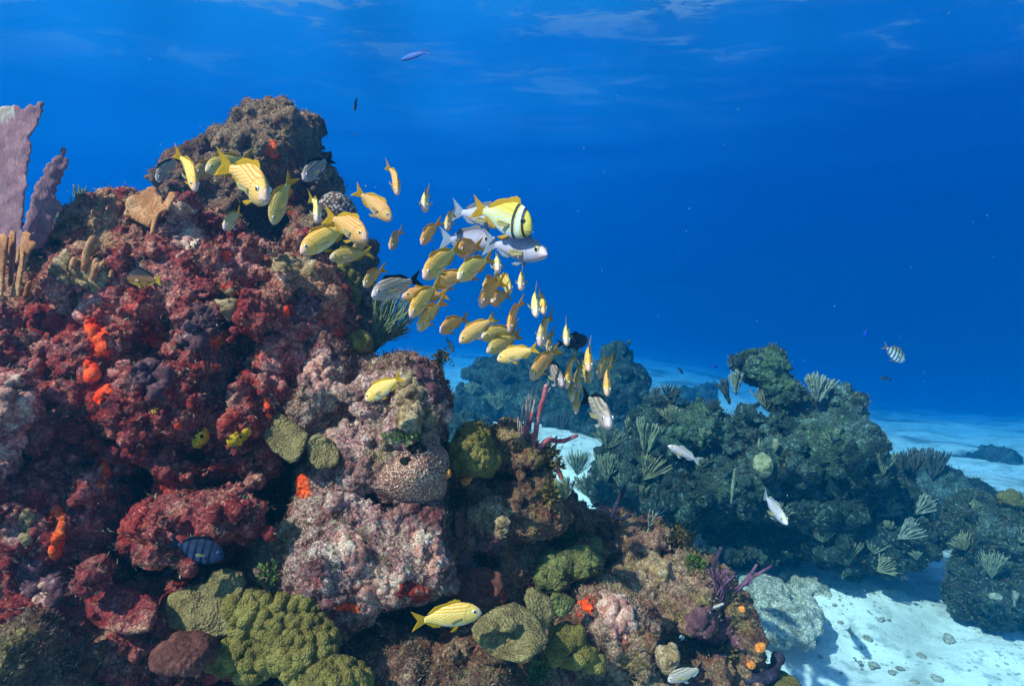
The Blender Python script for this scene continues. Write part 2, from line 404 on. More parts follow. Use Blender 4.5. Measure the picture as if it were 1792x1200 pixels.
# ================================================================ REEF ROCKS
DK, MA, BR, TA = (.030, .010, .014), (.13, .026, .026), (.24, .11, .085), (.40, .25, .21)
M_wall = reef_mat('red_reef', [DK, (.22, .026, .036), (.30, .075, .085), (.46, .27, .23)], [(.28, .03, .025), (.12, .035, .05), (.40, .24, .16)], [(.75, .60, .42), (.70, .42, .45)], olive=(.36, .25, .15), tone=(1.75, 1.36, 1.18), pink=((.60, .22, .26), (.86, .66, .62)))
M_pin = reef_mat('grey_brown_reef', [(.05, .03, .03), (.13, .075, .06), (.22, .14, .11), (.34, .26, .22)], [(.20, .06, .05), (.28, .20, .15), (.16, .12, .10)], [(.70, .6, .5), (.6, .45, .42)], olive=(.30, .24, .16), tone=(1.4, 1.08, .92))
M_crust = reef_mat('pink_crusted_reef', [(.09, .03, .04), (.27, .10, .11), (.42, .23, .22), (.56, .42, .37)], [(.32, .07, .08), (.58, .42, .38), (.42, .29, .18)], [(.92, .84, .74), (.85, .58, .60)], pink=((.66, .32, .36), (.95, .84, .76)), olive=(.36, .30, .14), tone=(1.15, 1.0, .90))
M_mound = reef_mat('mixed_reef', [(.05, .03, .035), (.15, .08, .07), (.25, .17, .14), (.42, .34, .29)], [(.20, .05, .05), (.30, .25, .14), (.22, .15, .19)], [(.8, .72, .6), (.62, .45, .5)], pink=((.38, .23, .27), (.74, .66, .56)), olive=(.26, .25, .10))
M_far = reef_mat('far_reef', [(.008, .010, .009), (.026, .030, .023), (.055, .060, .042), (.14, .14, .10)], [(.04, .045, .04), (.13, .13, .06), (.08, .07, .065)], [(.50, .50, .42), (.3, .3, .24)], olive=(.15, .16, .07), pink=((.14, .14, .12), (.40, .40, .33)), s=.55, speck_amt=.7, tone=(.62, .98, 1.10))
M_pale = reef_mat('pale_limestone', [(.34, .35, .32), (.55, .55, .50), (.72, .71, .66), (.82, .81, .76)], [(.3, .31, .27), (.16, .18, .15), (.6, .6, .55)], [(.8, .8, .75), (.12, .14, .11)], s=.8, tone=(1.05, 1.05, 1.0))

TURF = []
def rock(name, label, mat, blobs, base, zn=(), cat='reef rock', turf=(0, 0), ground=False, **kw):
    bl = [B(*b) for b in blobs]
    if ground:      # a foot down to the sand under every lump
        for c, r, s in list(bl):
            g = fz(c[0], c[1]); h = (c[2] - g) / 2
            if h > 0 and r[0] > .2: bl.append((np.array((c[0], c[1], g + h)), (r[0] * .75, r[1] * .75, h + .03), 1))
    me = rock_mesh(name, bl, **kw)
    zones(me, [(P(x, y, d), r / F * d, ch, st) for x, y, d, r, ch, st in zn], kw.get('seed', 1))
    V, N = get_vn(me)
    if turf[0]: TURF.append((V, N, turf))
    if base[2] < 3:
        Q = np.empty(len(me.polygons) * 4, np.int32); me.polygons.foreach_get('vertices', Q); NEAR.append((V, N, Q.reshape(-1, 4)))
    return place(name, me, mat, P(*base), label, cat, 'rocks of the coral reef')

wall = rock('reef_rock', 'large dark red reef wall covered in crusts on the left', M_wall, [
    (280, 720, 2.05, 320, 330, .45), (270, 480, 2.1, 165, 130, .33), (95, 590, 1.95, 150, 150, .33), (0, 850, 1.68, 120, 300, .30),
    (25, 705, 1.52, 50, 75, .10), (10, 800, 1.50, 40, 60, .09), (45, 930, 1.50, 26, 80, .07), (530, 530, 2.1, 80, 105, .24), (322, 392, 1.93, 42, 52, .10),
    (160, 455, 1.95, 55, 45, .15), (430, 720, 2.0, 130, 200, .30), (215, 395, 2.15, 50, 55, .16), (405, 470, 2.0, 60, 55, .15), (500, 480, 2.0, 50, 40, .12),
    (200, 1080, 1.72, 260, 170, .28), (80, 1050, 1.5, 60, 60, .10), (235, 1030, 1.45, 70, 30, .12), (300, 600, 1.82, 110, 90, .16), (150, 640, 1.72, 70, 110, .14), (430, 560, 1.88, 60, 80, .15), (345, 740, 1.80, 90, 70, .16), (110, 900, 1.58, 55, 120, .13),
    (300, 850, 1.88, 210, 110, .2), (110, 830, 1.70, 110, 120, .2), (420, 880, 1.9, 90, 110, .2), (250, 960, 1.80, 180, 60, .2),
    (200, 1500, 1.95, 430, 360, .55), (-150, 980, 1.95, 150, 420, .4), (-120, 640, 2.0, 120, 170, .35),
    (350, 890, 1.66, 95, 24, .17), (345, 957, 1.75, 105, 42, .55, -1), (205, 870, 1.60, 26, 115, .20, -1), (78, 790, 1.48, 20, 105, .16, -1), (420, 400, 2.05, 40, 42, .25, -1), (395, 610, 1.80, 16, 75, .12, -1), (255, 655, 1.72, 10, 60, .1, -1), (480, 860, 1.85, 60, 40, .16, -1)],
    (250, 1880, 1.95), [
    (172, 600, 1.75, 28, 0, 1), (160, 645, 1.75, 18, 0, 1), (178, 690, 1.75, 16, 0, .9), (168, 575, 1.75, 16, 0, 1), (270, 590, 1.85, 26, 0, .95), (395, 590, 1.9, 22, 0, .8), (510, 540, 1.95, 16, 0, .9), (320, 395, 1.85, 40, 1, .9), (330, 380, 1.83, 26, 0, .5),
    (180, 805, 1.7, 34, 0, 1), (150, 765, 1.7, 18, 0, 1), (102, 905, 1.55, 34, 0, .9), (100, 950, 1.55, 30, 0, .85), (235, 900, 1.7, 40, 0, .5), (90, 570, 1.8, 60, 0, .55), (300, 720, 1.8, 90, 0, .45), (420, 640, 1.85, 80, 0, .45), (460, 700, 1.85, 20, 0, .7), (530, 850, 1.85, 22, 0, .8), (390, 520, 1.85, 40, 0, .55),
    (25, 700, 1.45, 70, 1, 1), (10, 800, 1.45, 50, 1, .9), (45, 930, 1.45, 30, 1, .8), (70, 620, 1.75, 60, 1, .45), (240, 450, 1.9, 70, 1, .35), (400, 530, 1.9, 30, 1, .6), (470, 480, 1.9, 60, 1, .5), (150, 430, 1.9, 130, 2, .9), (100, 480, 1.85, 110, 2, .8), (530, 470, 1.95, 90, 2, .6), (270, 370, 2.1, 90, 2, .8), (300, 540, 1.8, 60, 1, .4), (130, 540, 1.75, 80, 1, .6), (220, 640, 1.75, 70, 1, .55), (380, 690, 1.8, 60, 1, .5), (480, 620, 1.85, 60, 1, .5), (530, 560, 1.95, 60, 1, .5), (150, 860, 1.6, 60, 1, .45), (420, 480, 1.9, 50, 1, .6), (60, 680, 1.6, 60, 1, .6), (330, 850, 1.75, 60, 0, .5), (120, 700, 1.65, 60, 0, .6), (230, 560, 1.75, 50, 0, .6), (560, 580, 1.9, 40, 0, .5)],
    turf=(42000, .013), seed=3, h=.0095, k=.05, noise=((3.2, .058), (8, .048), (18, .034)), fine=(42, .010), knob=(26, .016, 3.5), pits=(18, .03, .55))

pin = rock('reef_rock', 'grey brown rocky pinnacle rising behind the red reef wall', M_pin, [
    (475, 290, 2.75, 92, 95, .28), (455, 215, 2.75, 50, 28, .16), (520, 245, 2.75, 50, 45, .18), (352, 322, 2.7, 45, 50, .18), (562, 330, 2.72, 32, 55, .18), (470, 470, 2.8, 140, 190, .33), (600, 500, 2.7, 42, 120, .22), (480, 205, 2.72, 35, 18, .1), (410, 255, 2.72, 45, 40, .14), (475, 265, 2.5, 35, 22, .08), (555, 400, 2.6, 60, 30, .14),
    (600, 620, 2.65, 45, 80, .2), (560, 900, 2.8, 150, 380, .35),
    (450, 395, 2.52, 50, 40, .22, -1), (490, 320, 2.48, 50, 22, .10, -1)],
    (560, 1500, 2.85), [(470, 260, 2.5, 18, 0, .7), (500, 330, 2.6, 60, 0, .5), (450, 230, 2.6, 100, 2, .7), (540, 280, 2.6, 60, 2, .5), (540, 400, 2.5, 40, 2, .6), (600, 480, 2.5, 35, 2, .8)],
    turf=(14000, .014), seed=8, h=.013, k=.06, noise=((3.5, .08), (9, .05), (22, .02)), fine=(38, .010), knob=(22, .014, 3), pits=(16, .02, .7))

block = rock('reef_rock', 'pink and cream crusted reef block in the centre', M_crust, [
    (705, 730, 2.0, 82, 95, .28), (700, 650, 2.02, 72, 28, .20), (772, 628, 2.0, 14, 16, .05), (650, 800, 1.95, 110, 80, .24), (755, 700, 2.0, 34, 70, .16), (560, 650, 1.92, 36, 50, .11), (548, 730, 1.9, 52, 66, .12), (600, 690, 1.98, 40, 80, .14),
    (620, 955, 1.78, 150, 85, .22), (720, 985, 1.74, 72, 52, .18), (520, 985, 1.76, 62, 58, .18), (600, 880, 1.82, 90, 60, .16), (600, 1010, 1.72, 90, 40, .14), (670, 1300, 2.05, 190, 420, .30),
    (760, 1075, 1.75, 80, 26, .16, -1), (640, 640, 1.85, 26, 22, .08, -1)],
    (670, 1850, 2.05), [(700, 720, 1.85, 110, 1, 1), (560, 640, 1.8, 50, 1, .8), (540, 740, 1.8, 60, 1, .7), (560, 900, 1.65, 80, 1, .9), (620, 960, 1.6, 120, 1, 1), (730, 960, 1.6, 70, 1, 1), (560, 770, 1.8, 26, 0, .8), (570, 650, 1.8, 22, 0, .7), (720, 1030, 1.6, 26, 0, .8), (700, 800, 1.8, 60, 2, .8), (560, 720, 1.8, 50, 2, .6), (480, 950, 1.65, 50, 2, .7), (690, 640, 1.9, 60, 2, .5)],
    turf=(34000, .012), seed=14, h=.0085, k=.045, noise=((4, .05), (10, .04), (24, .018)), fine=(50, .008), knob=(28, .014, 4), pits=(24, .018, .65))

ledge = rock('reef_rock', 'brown reef ledge right of the centre carrying the red rope sponge', M_mound, [
    (880, 785, 2.25, 80, 38, .20), (905, 880, 2.2, 78, 85, .24), (850, 925, 2.05, 85, 60, .20), (930, 950, 2.2, 42, 75, .18), (940, 800, 2.25, 30, 40, .14), (800, 940, 1.95, 40, 40, .12), (880, 760, 2.3, 50, 20, .14), (850, 1200, 2.15, 150, 330, .30), (830, 1010, 1.95, 60, 40, .14),
    (808, 865, 2.10, 52, 60, .18), (850, 835, 2.22, 50, 44, .16), (1000, 1000, 2.15, 60, 50, .16), (960, 1020, 2.1, 50, 50, .16), (770, 850, 2.05, 30, 60, .14), (1000, 900, 2.3, 40, 40, .16), (800, 870, 1.95, 14, 22, .08, -1), (900, 840, 2.02, 30, 16, .08, -1), (950, 1080, 1.95, 26, 60, .12, -1)],
    (850, 1800, 2.15), [(840, 1000, 1.85, 60, 0, .6), (770, 810, 1.9, 14, 0, .9), (820, 850, 1.9, 16, 0, .6), (860, 910, 1.9, 55, 1, .8), (810, 870, 1.9, 30, 1, .6), (860, 760, 2.2, 70, 2, .6), (950, 790, 2.1, 30, 2, .9), (800, 910, 1.85, 24, 0, .6)],
    turf=(20000, .013), seed=23, h=.010, k=.045, noise=((4.5, .06), (11, .045), (25, .018)), fine=(45, .009), knob=(24, .014, 4), pits=(20, .022, .6))

mound = rock('reef_rock', 'low purplish mound of mixed corals at the lower right front', M_mound, [
    (1090, 945, 2.45, 105, 36, .22), (1150, 1020, 2.2, 115, 70, .28), (1060, 1080, 1.95, 85, 75, .22), (1240, 1060, 2.2, 70, 75, .24), (1285, 1120, 2.12, 45, 75, .2), (1130, 1170, 1.95, 170, 70, .22), (1150, 990, 2.1, 50, 32, .12), (1000, 960, 2.4, 60, 40, .2), (1110, 1110, 1.85, 60, 60, .12), (1180, 1080, 2.0, 60, 40, .12), (1060, 930, 2.4, 36, 20, .1),(960, 1150, 1.9, 130, 50, .16),
    (1150, 1480, 2.2, 230, 330, .40), (1200, 1150, 1.9, 50, 14, .08, -1)],
    (1150, 1760, 2.25), [(1020, 1060, 1.85, 26, 0, .9), (1070, 1110, 1.8, 30, 0, .6), (1060, 1070, 1.8, 90, 1, .9), (1150, 1000, 2.05, 80, 1, .7), (1000, 1140, 1.8, 70, 1, .7), (1130, 1185, 1.8, 120, 1, .9), (1100, 930, 2.3, 60, 1, .5), (1240, 1040, 2.0, 70, 2, .6), (1120, 1020, 2.05, 60, 2, .6), (1090, 1150, 1.8, 60, 2, .5)],
    turf=(30000, .013), seed=31, h=.0105, k=.05, noise=((4, .07), (10, .05), (24, .02)), fine=(42, .010), knob=(20, .02, 4), pits=(20, .022, .65))

rock('reef_rock', 'mossy green and white rock in the bottom left corner', M_mound, [(20, 1150, 1.32, 70, 75, .12), (70, 1190, 1.34, 60, 50, .12), (10, 1260, 1.35, 110, 90, .15)], (30, 1340, 1.35),
     [(20, 1130, 1.22, 80, 2, 1), (40, 1180, 1.22, 50, 1, .7)], turf=(3500, .010), seed=41, h=.008, k=.04, noise=((5, .04), (12, .03)), fine=(50, .008), knob=(26, .01, 4))
rock('reef_rock', 'grey weathered rock lump at the bottom edge beside knobby coral', M_mound, [(690, 1175, 1.62, 95, 62, .14), (790, 1190, 1.64, 90, 40, .14), (620, 1200, 1.6, 60, 40, .12), (720, 1290, 1.65, 170, 90, .16), (810, 1120, 1.72, 60, 40, .1)], (720, 1370, 1.65),
     [(680, 1160, 1.5, 70, 1, .8), (790, 1180, 1.5, 60, 1, .5)], turf=(9000, .011), seed=44, h=.009, k=.04, noise=((5, .04), (12, .035)), fine=(50, .009), knob=(26, .012, 4), pits=(22, .015, .7))

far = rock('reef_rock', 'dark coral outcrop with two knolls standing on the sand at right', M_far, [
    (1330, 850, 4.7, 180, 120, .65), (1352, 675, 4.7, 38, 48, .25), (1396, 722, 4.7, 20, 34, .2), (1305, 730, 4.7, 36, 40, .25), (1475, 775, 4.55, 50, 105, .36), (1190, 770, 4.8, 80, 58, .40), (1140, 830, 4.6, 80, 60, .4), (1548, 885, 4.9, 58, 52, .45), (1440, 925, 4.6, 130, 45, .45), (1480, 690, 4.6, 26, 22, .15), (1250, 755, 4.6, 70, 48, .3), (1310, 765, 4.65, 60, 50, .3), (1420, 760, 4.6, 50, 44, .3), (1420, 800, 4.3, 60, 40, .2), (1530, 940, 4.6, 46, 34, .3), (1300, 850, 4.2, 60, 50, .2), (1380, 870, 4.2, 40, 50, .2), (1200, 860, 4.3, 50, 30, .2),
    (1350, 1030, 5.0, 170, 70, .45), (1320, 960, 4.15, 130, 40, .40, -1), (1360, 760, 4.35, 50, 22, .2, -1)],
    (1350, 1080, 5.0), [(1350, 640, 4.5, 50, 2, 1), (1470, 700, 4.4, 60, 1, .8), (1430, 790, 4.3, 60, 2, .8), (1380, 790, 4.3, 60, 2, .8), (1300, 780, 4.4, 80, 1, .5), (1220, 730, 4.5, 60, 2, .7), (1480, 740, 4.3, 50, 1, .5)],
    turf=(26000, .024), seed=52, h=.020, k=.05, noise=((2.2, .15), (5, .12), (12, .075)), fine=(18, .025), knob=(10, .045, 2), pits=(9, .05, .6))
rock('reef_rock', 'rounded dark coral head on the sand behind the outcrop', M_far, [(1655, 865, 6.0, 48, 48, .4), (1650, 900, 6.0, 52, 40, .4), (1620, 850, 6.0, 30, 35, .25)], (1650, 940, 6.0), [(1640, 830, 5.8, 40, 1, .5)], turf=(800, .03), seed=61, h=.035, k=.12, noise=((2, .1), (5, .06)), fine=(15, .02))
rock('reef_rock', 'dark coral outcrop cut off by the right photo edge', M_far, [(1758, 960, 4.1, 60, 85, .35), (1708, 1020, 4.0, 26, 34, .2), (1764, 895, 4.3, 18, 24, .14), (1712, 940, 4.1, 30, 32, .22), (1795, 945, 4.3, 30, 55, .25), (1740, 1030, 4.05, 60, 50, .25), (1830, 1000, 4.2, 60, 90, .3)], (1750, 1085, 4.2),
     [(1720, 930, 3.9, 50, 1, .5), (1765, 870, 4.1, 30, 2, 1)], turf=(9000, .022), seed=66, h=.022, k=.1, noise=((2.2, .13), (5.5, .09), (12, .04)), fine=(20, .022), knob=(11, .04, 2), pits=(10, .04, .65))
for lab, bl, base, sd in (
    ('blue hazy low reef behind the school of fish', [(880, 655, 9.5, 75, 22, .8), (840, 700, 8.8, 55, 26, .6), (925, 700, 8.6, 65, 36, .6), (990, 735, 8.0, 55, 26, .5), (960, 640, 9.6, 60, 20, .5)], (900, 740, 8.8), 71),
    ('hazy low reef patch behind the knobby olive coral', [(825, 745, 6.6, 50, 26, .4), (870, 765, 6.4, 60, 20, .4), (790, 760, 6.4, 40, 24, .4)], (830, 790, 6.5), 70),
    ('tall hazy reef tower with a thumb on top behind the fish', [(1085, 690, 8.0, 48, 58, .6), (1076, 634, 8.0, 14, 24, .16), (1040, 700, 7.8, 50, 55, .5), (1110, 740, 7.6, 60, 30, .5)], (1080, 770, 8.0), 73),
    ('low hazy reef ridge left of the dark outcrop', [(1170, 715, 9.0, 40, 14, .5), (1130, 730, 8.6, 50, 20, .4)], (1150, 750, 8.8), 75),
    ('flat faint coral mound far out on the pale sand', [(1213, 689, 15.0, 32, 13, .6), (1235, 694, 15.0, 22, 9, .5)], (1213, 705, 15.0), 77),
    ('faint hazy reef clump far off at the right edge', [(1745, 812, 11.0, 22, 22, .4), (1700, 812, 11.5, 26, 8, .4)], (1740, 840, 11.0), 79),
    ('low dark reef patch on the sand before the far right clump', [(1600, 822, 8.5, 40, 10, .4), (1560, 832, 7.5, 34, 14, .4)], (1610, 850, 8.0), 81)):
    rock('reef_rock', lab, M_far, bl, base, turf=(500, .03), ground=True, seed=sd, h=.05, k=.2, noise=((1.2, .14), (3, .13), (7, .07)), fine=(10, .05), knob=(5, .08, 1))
for lab, bl, base, sd in (
    ('large pale limestone slab on the sand right of the mound', [(1385, 1078, 3.95, 46, 20, .24), (1345, 1088, 3.85, 44, 18, .2), (1412, 1064, 4.05, 22, 18, .14), (1370, 1095, 3.8, 40, 12, .14)], (1375, 1110, 4.0), 91),
    ('pale knobbly boulder above the large limestone slab', [(1330, 1030, 4.4, 42, 22, .2), (1300, 1020, 4.5, 30, 20, .2)], (1330, 1050, 4.4), 92),
    ('pale boulder under the fans of the dark outcrop', [(1405, 1025, 4.6, 36, 26, .2), (1440, 1035, 4.5, 16, 18, .1)], (1405, 1050, 4.6), 93)):
    rock('limestone_boulder', lab, M_pale, bl, base, cat='boulder', seed=sd, h=.017, k=.05, noise=((4, .05), (10, .03)), fine=(26, .012), pits=(14, .03, .5))
def curve(pts, n=9):
    pts = np.array(pts, float); t = np.linspace(0, len(pts) - 1, n); i = np.clip(t.astype(int), 0, len(pts) - 2); f = (t - i)[:, None]
    return pts[i] * (1 - f) + pts[i + 1] * f
def mesh_vf(name, V, Fs):
    me = bpy.data.meshes.new(name); me.from_pydata([tuple(v) for v in V], [], Fs); me.update(); me.shade_smooth(); return me
def uv_ball(c, r, flat=1.0, seg=14, rings=9, axis=1):
    V = [(0, 0, 1)]; Fs = []
    for i in range(1, rings):
        for j in range(seg):
            a, b = math.pi * i / rings, 2 * math.pi * j / seg; V.append((math.sin(a) * math.cos(b), math.sin(a) * math.sin(b), math.cos(a)))
    V.append((0, 0, -1)); L = len(V) - 1
    for j in range(seg):
        Fs.append((0, 1 + j, 1 + (j + 1) % seg)); Fs.append((L, 1 + (rings - 2) * seg + (j + 1) % seg, 1 + (rings - 2) * seg + j))
        for i in range(rings - 2): a = 1 + i * seg; Fs.append((a + j, a + seg + j, a + seg + (j + 1) % seg, a + (j + 1) % seg))
    V = np.array(V) * r; V[:, axis] *= flat
    return V + np.array(c), Fs

def plain(name, c, rough=.3, spec=.5):
    t = NT(name); t.color(c); t.b.inputs['Roughness'].default_value = rough; t.b.inputs['Specular IOR Level'].default_value = spec; return t.m
# ================================================================ CORALS, SPONGES, SEA FANS
from mathutils.geometry import delaunay_2d_cdt
def dense_outline(pts, step, jag, rng):
    pts = np.array(pts, float); out = []
    for a, b in zip(pts, np.roll(pts, -1, 0)):
        n = max(1, int(np.hypot(*(b - a)) / step)); nv = np.array((-(b - a)[1], (b - a)[0])) / (np.hypot(*(b - a)) + 1e-6)
        for k in range(n): out.append(a + (b - a) * k / n + nv * rng.uniform(-jag, jag))
    return np.array(out)
def inside(p, poly):
    x, y = p[:, 0], p[:, 1]; r = np.zeros(len(p), bool); j = len(poly) - 1
    for i in range(len(poly)):
        a, b = poly[i], poly[j]
        c = ((a[1] > y) != (b[1] > y)) & (x < (b[0] - a[0]) * (y - a[1]) / (b[1] - a[1] + 1e-12) + a[0]); r ^= c; j = i
    return r
def edge_dist(p, poly):
    d = np.full(len(p), 1e9)
    for a, b in zip(poly, np.roll(poly, -1, 0)):
        ab = b - a; t = np.clip(((p - a) @ ab) / (ab @ ab + 1e-9), 0, 1); d = np.minimum(d, np.hypot(*(p - a - t[:, None] * ab).T))
    return d
def blade_mesh(name, outline, d, thick, step=4, jag=1.0, tilt=(0, 0), curl=0.0, wob=(.0, 10), rim=6, seed=1, knob=None, holes=0, base=None):
    """a solid plate with the given outline (photo pixels) at distance d; tilt = metres nearer per pixel right/down"""
    rng = random.Random(seed); ol = dense_outline(outline, step, jag, rng); lo, hi = ol.min(0), ol.max(0)
    g = np.stack(np.meshgrid(np.arange(lo[0], hi[0], step), np.arange(lo[1], hi[1], step), indexing='ij'), -1).reshape(-1, 2)
    g = g + np.array([[rng.uniform(-.3, .3) * step, rng.uniform(-.3, .3) * step] for _ in g]); g = g[inside(g, ol)]; g = g[edge_dist(g, ol) > step * .5]
    pts = np.concatenate([ol, g]); n = len(ol)
    r = delaunay_2d_cdt([Vector(p) for p in pts], [(i, (i + 1) % n) for i in range(n)], [], 1, 1e-5)
    q = np.array([tuple(v) for v in r[0]]); tris = [tuple(f) for f in r[2]]; ed = edge_dist(q, ol)
    c = (lo + hi) / 2; u = (q - c) / (np.abs(hi - lo).max() / 2)
    dd = d - tilt[0] * (q[:, 0] - c[0]) - tilt[1] * (q[:, 1] - c[1]) + curl * (u**2).sum(1)
    q3 = np.stack([q[:, 0] * .02, q[:, 1] * .02, np.full(len(q), seed * 3.7)], 1)
    if wob[0]: dd = dd + wob[0] * fbm(q3 * wob[1] * .1, 3, seed)
    th = thick / 2 * np.sqrt(np.clip(ed / rim, 0, 1) * (2 - np.clip(ed / rim, 0, 1))) + thick * .06
    th2 = th.copy()
    if knob:
        W3 = np.array([P(a, b, e) for (a, b), e in zip(q, dd)]); f1, f2, ci = worley(W3 * knob[0], seed); th = th + knob[1] * (.8 - f1) * np.clip(ed / 8, 0, 1)
    A = np.array([P(a, b, e - t) for (a, b), e, t in zip(q, dd, th)]); Bk = np.array([P(a, b, e + t) for (a, b), e, t in zip(q, dd, th2)]); m = len(q)
    cnt = {}
    for f in tris:
        for a, b in zip(f, f[1:] + f[:1]): cnt[(a, b)] = cnt.get((a, b), 0) + 1
    rimE = [(a, b) for (a, b) in cnt if (b, a) not in cnt]
    Fs = [f for f in tris] + [tuple(m + i for i in f[::-1]) for f in tris] + [(b, a, m + a, m + b) for a, b in rimE]
    V = np.concatenate([A, Bk]); base = V[V[:, 2].argmin()] if base is None else np.asarray(base)
    me = bpy.data.meshes.new(name); me.from_pydata((V - base).tolist(), [], Fs); me.update()
    bm = bmesh.new(); bm.from_mesh(me); bmesh.ops.recalc_face_normals(bm, faces=bm.faces); bm.to_mesh(me); bm.free(); me.shade_smooth()
    return me, base
def blade(name, mat, outline, d, thick, label=None, cat=None, group=None, parent=None, **kw):
    if parent is not None: kw['base'] = kw.get('base', parent.location)
    me, base = blade_mesh(name, outline, d, thick, **kw); o = link(name, me, mat, parent)
    if parent is None: o.location = base; tag(o, label, cat, group)
    return o
def tex_mat(name, cols, scale=12, fine=60, bump=.7, specks=None, rough=.85, vor=None, dist=.008):
    t = NT(name); c = t.ramp(t.noise(scale, 7, .65, .3), [(.32, cols[0]), (.48, cols[1]), (.62, cols[2])])
    h = t.noise(fine, 8, .7); gn = t.noise(fine * 1.6, 6, .75, .3)
    c = t.mix(.8, c, t.ramp(gn, [(.36, (.25, .22, .2)), (.50, (1, 1, 1)), (.64, (1.6, 1.5, 1.35))]), 'MULTIPLY')
    if vor: vd = t.voro(vor[0]); c = t.mix(t.ramp(vd, [(vor[1], 1), (vor[1] + .22, 0)]), c, vor[2]); h = t.math('MULTIPLY_ADD', vd, -1.4, h)
    if specks: c = t.mix(t.math('MULTIPLY', t.math('LESS_THAN', t.voro(specks[0]), .3), t.ramp(t.noise(20, 4), [(.5, 0), (.6, .8)])), c, specks[1])
    t.bump(h, bump, dist); t.b.inputs['Roughness'].default_value = rough; return t.color(c)
t = NT('purple_sea_fan_mat'); x_, y_, z_ = t.sep(t.coord()); c = t.ramp(t.noise(22, 7, .65, .3), [(.32, (.22, .085, .10)), (.48, (.31, .13, .14)), (.62, (.40, .185, .185))])
mp = t.new('ShaderNodeMapping'); t.L(t.coord(), mp.inputs[0]); mp.inputs['Scale'].default_value = (1.5, 1, .45); ve = t.voro(75, 'Distance', 'DISTANCE_TO_EDGE', mp.outputs[0]); c = t.mix(t.ramp(ve, [(.02, .7), (.09, 0)]), c, (.22, .085, .11))
c = t.mix(t.math('MULTIPLY', t.ramp(t.math('ADD', z_, t.math('MULTIPLY', t.noise(30, 4), .05)), [(.385, 0), (.40, 1)]), t.math('LESS_THAN', x_, .062)), c, t.ramp(t.noise(60, 5), [(.4, (.34, .22, .18)), (.6, (.50, .37, .31))]))
t.bump(t.math('ADD', t.math('MULTIPLY', ve, 1.2), t.noise(320, 5, .7)), .6, .006); t.b.inputs['Roughness'].default_value = .85; M_fan = t.color(c)
M_fire = tex_mat('tan_fire_coral_mat', [(.30, .090, .035), (.44, .155, .06), (.58, .26, .12)], 14, 110, .5)
M_plate = tex_mat('brown_plate_coral_mat', [(.13, .08, .03), (.22, .14, .055), (.32, .22, .09)], 16, 90, .8, vor=(150, .10, (.36, .26, .12)))
M_olive = tex_mat('olive_knobby_coral_mat', [(.09, .055, .012), (.17, .11, .022), (.27, .185, .045)], 12, 120, .6, vor=(190, .10, (.32, .24, .08)))
M_green = tex_mat('green_plate_coral_mat', [(.055, .05, .016), (.13, .11, .032), (.24, .20, .065)], 14, 100, .8, vor=(140, .10, (.36, .31, .11)))
M_star = tex_mat('grainy_coral_mat', [(.20, .06, .04), (.28, .10, .07), (.36, .15, .10)], 12, 120, .4, vor=(165, .20, (.90, .60, .40)), dist=.012)
M_honey = tex_mat('dotted_coral_mat', [(.07, .03, .03), (.10, .045, .04), (.14, .06, .05)], 12, 120, .4, vor=(80, .30, (.48, .36, .30)))
M_red = tex_mat('vivid_red_sponge_mat', [(.75, .020, .004), (.95, .045, .006), (.98, .10, .015)], 26, 90, .6, rough=.7)
M_orange = tex_mat('orange_sponge_mat', [(.62, .12, .02), (.85, .24, .04), (.92, .38, .10)], 26, 90, .6)
M_ysp = tex_mat('yellow_sponge_mat', [(.48, .22, .004), (.66, .32, .01), (.80, .42, .02)], 24, 80, .5, rough=.7)
M_hole = plain('dark_opening', (.02, .012, .008), .9, .1)
M_vase = tex_mat('red_brown_sponge_mat', [(.07, .018, .014), (.13, .035, .025), (.20, .06, .042)], 20, 80)
M_rope = tex_mat('red_rope_sponge_mat', [(.30, .05, .07), (.44, .09, .11), (.55, .16, .18)], 22, 120, .7, specks=(120, (.75, .45, .45)))
M_rod = tex_mat('mauve_sea_rod_mat', [(.30, .18, .17), (.48, .32, .28), (.66, .50, .44)], 30, 160)
M_blk = tex_mat('black_rope_sponge_mat', [(.012, .010, .02), (.03, .022, .04), (.06, .04, .07)], 25, 100)
M_prp = tex_mat('purple_branch_mat', [(.10, .03, .07), (.17, .06, .11), (.26, .11, .17)], 25, 100)
M_gorg = tex_mat('grey_green_sea_rod_mat', [(.10, .12, .07), (.19, .21, .12), (.30, .32, .20)], 30, 120)
M_gpal = tex_mat('pale_sea_rod_mat', [(.15, .16, .11), (.25, .26, .19), (.37, .38, .29)], 30, 120)
M_gtan = tex_mat('tan_sea_rod_mat', [(.15, .14, .07), (.26, .24, .12), (.38, .35, .20)], 30, 120)
M_gdrk = tex_mat('dark_sea_rod_mat', [(.03, .035, .03), (.06, .07, .055), (.12, .12, .09)], 30, 120)
M_alga = tex_mat('green_alga_mat', [(.05, .09, .015), (.12, .18, .03), (.25, .30, .07)], 30, 120)
M_brna = tex_mat('brown_alga_mat', [(.10, .055, .015), (.20, .12, .03), (.36, .24, .08)], 30, 120)

M_crim = tex_mat('crimson_sponge_mat', [(.15, .010, .012), (.28, .02, .018), (.40, .06, .04)], 24, 90, .8, specks=(90, (.7, .3, .2)))
M_ored = tex_mat('orange_red_sponge_mat', [(.70, .035, .006), (.95, .08, .012), (.95, .17, .04)], 26, 90, .7)
M_pink = tex_mat('pink_crust_mat', [(.36, .10, .08), (.62, .25, .19), (.86, .56, .40)], 16, 110, .9, specks=(120, (.9, .8, .75)))
M_tanc = tex_mat('tan_crust_mat', [(.22, .10, .04), (.36, .20, .095), (.54, .34, .20)], 30, 110, .9, specks=(110, (.8, .7, .6)))
M_purc = tex_mat('dark_plum_crust_mat', [(.07, .02, .028), (.12, .04, .05), (.18, .07, .075)], 18, 90, .6, specks=(70, (.5, .25, .25)))

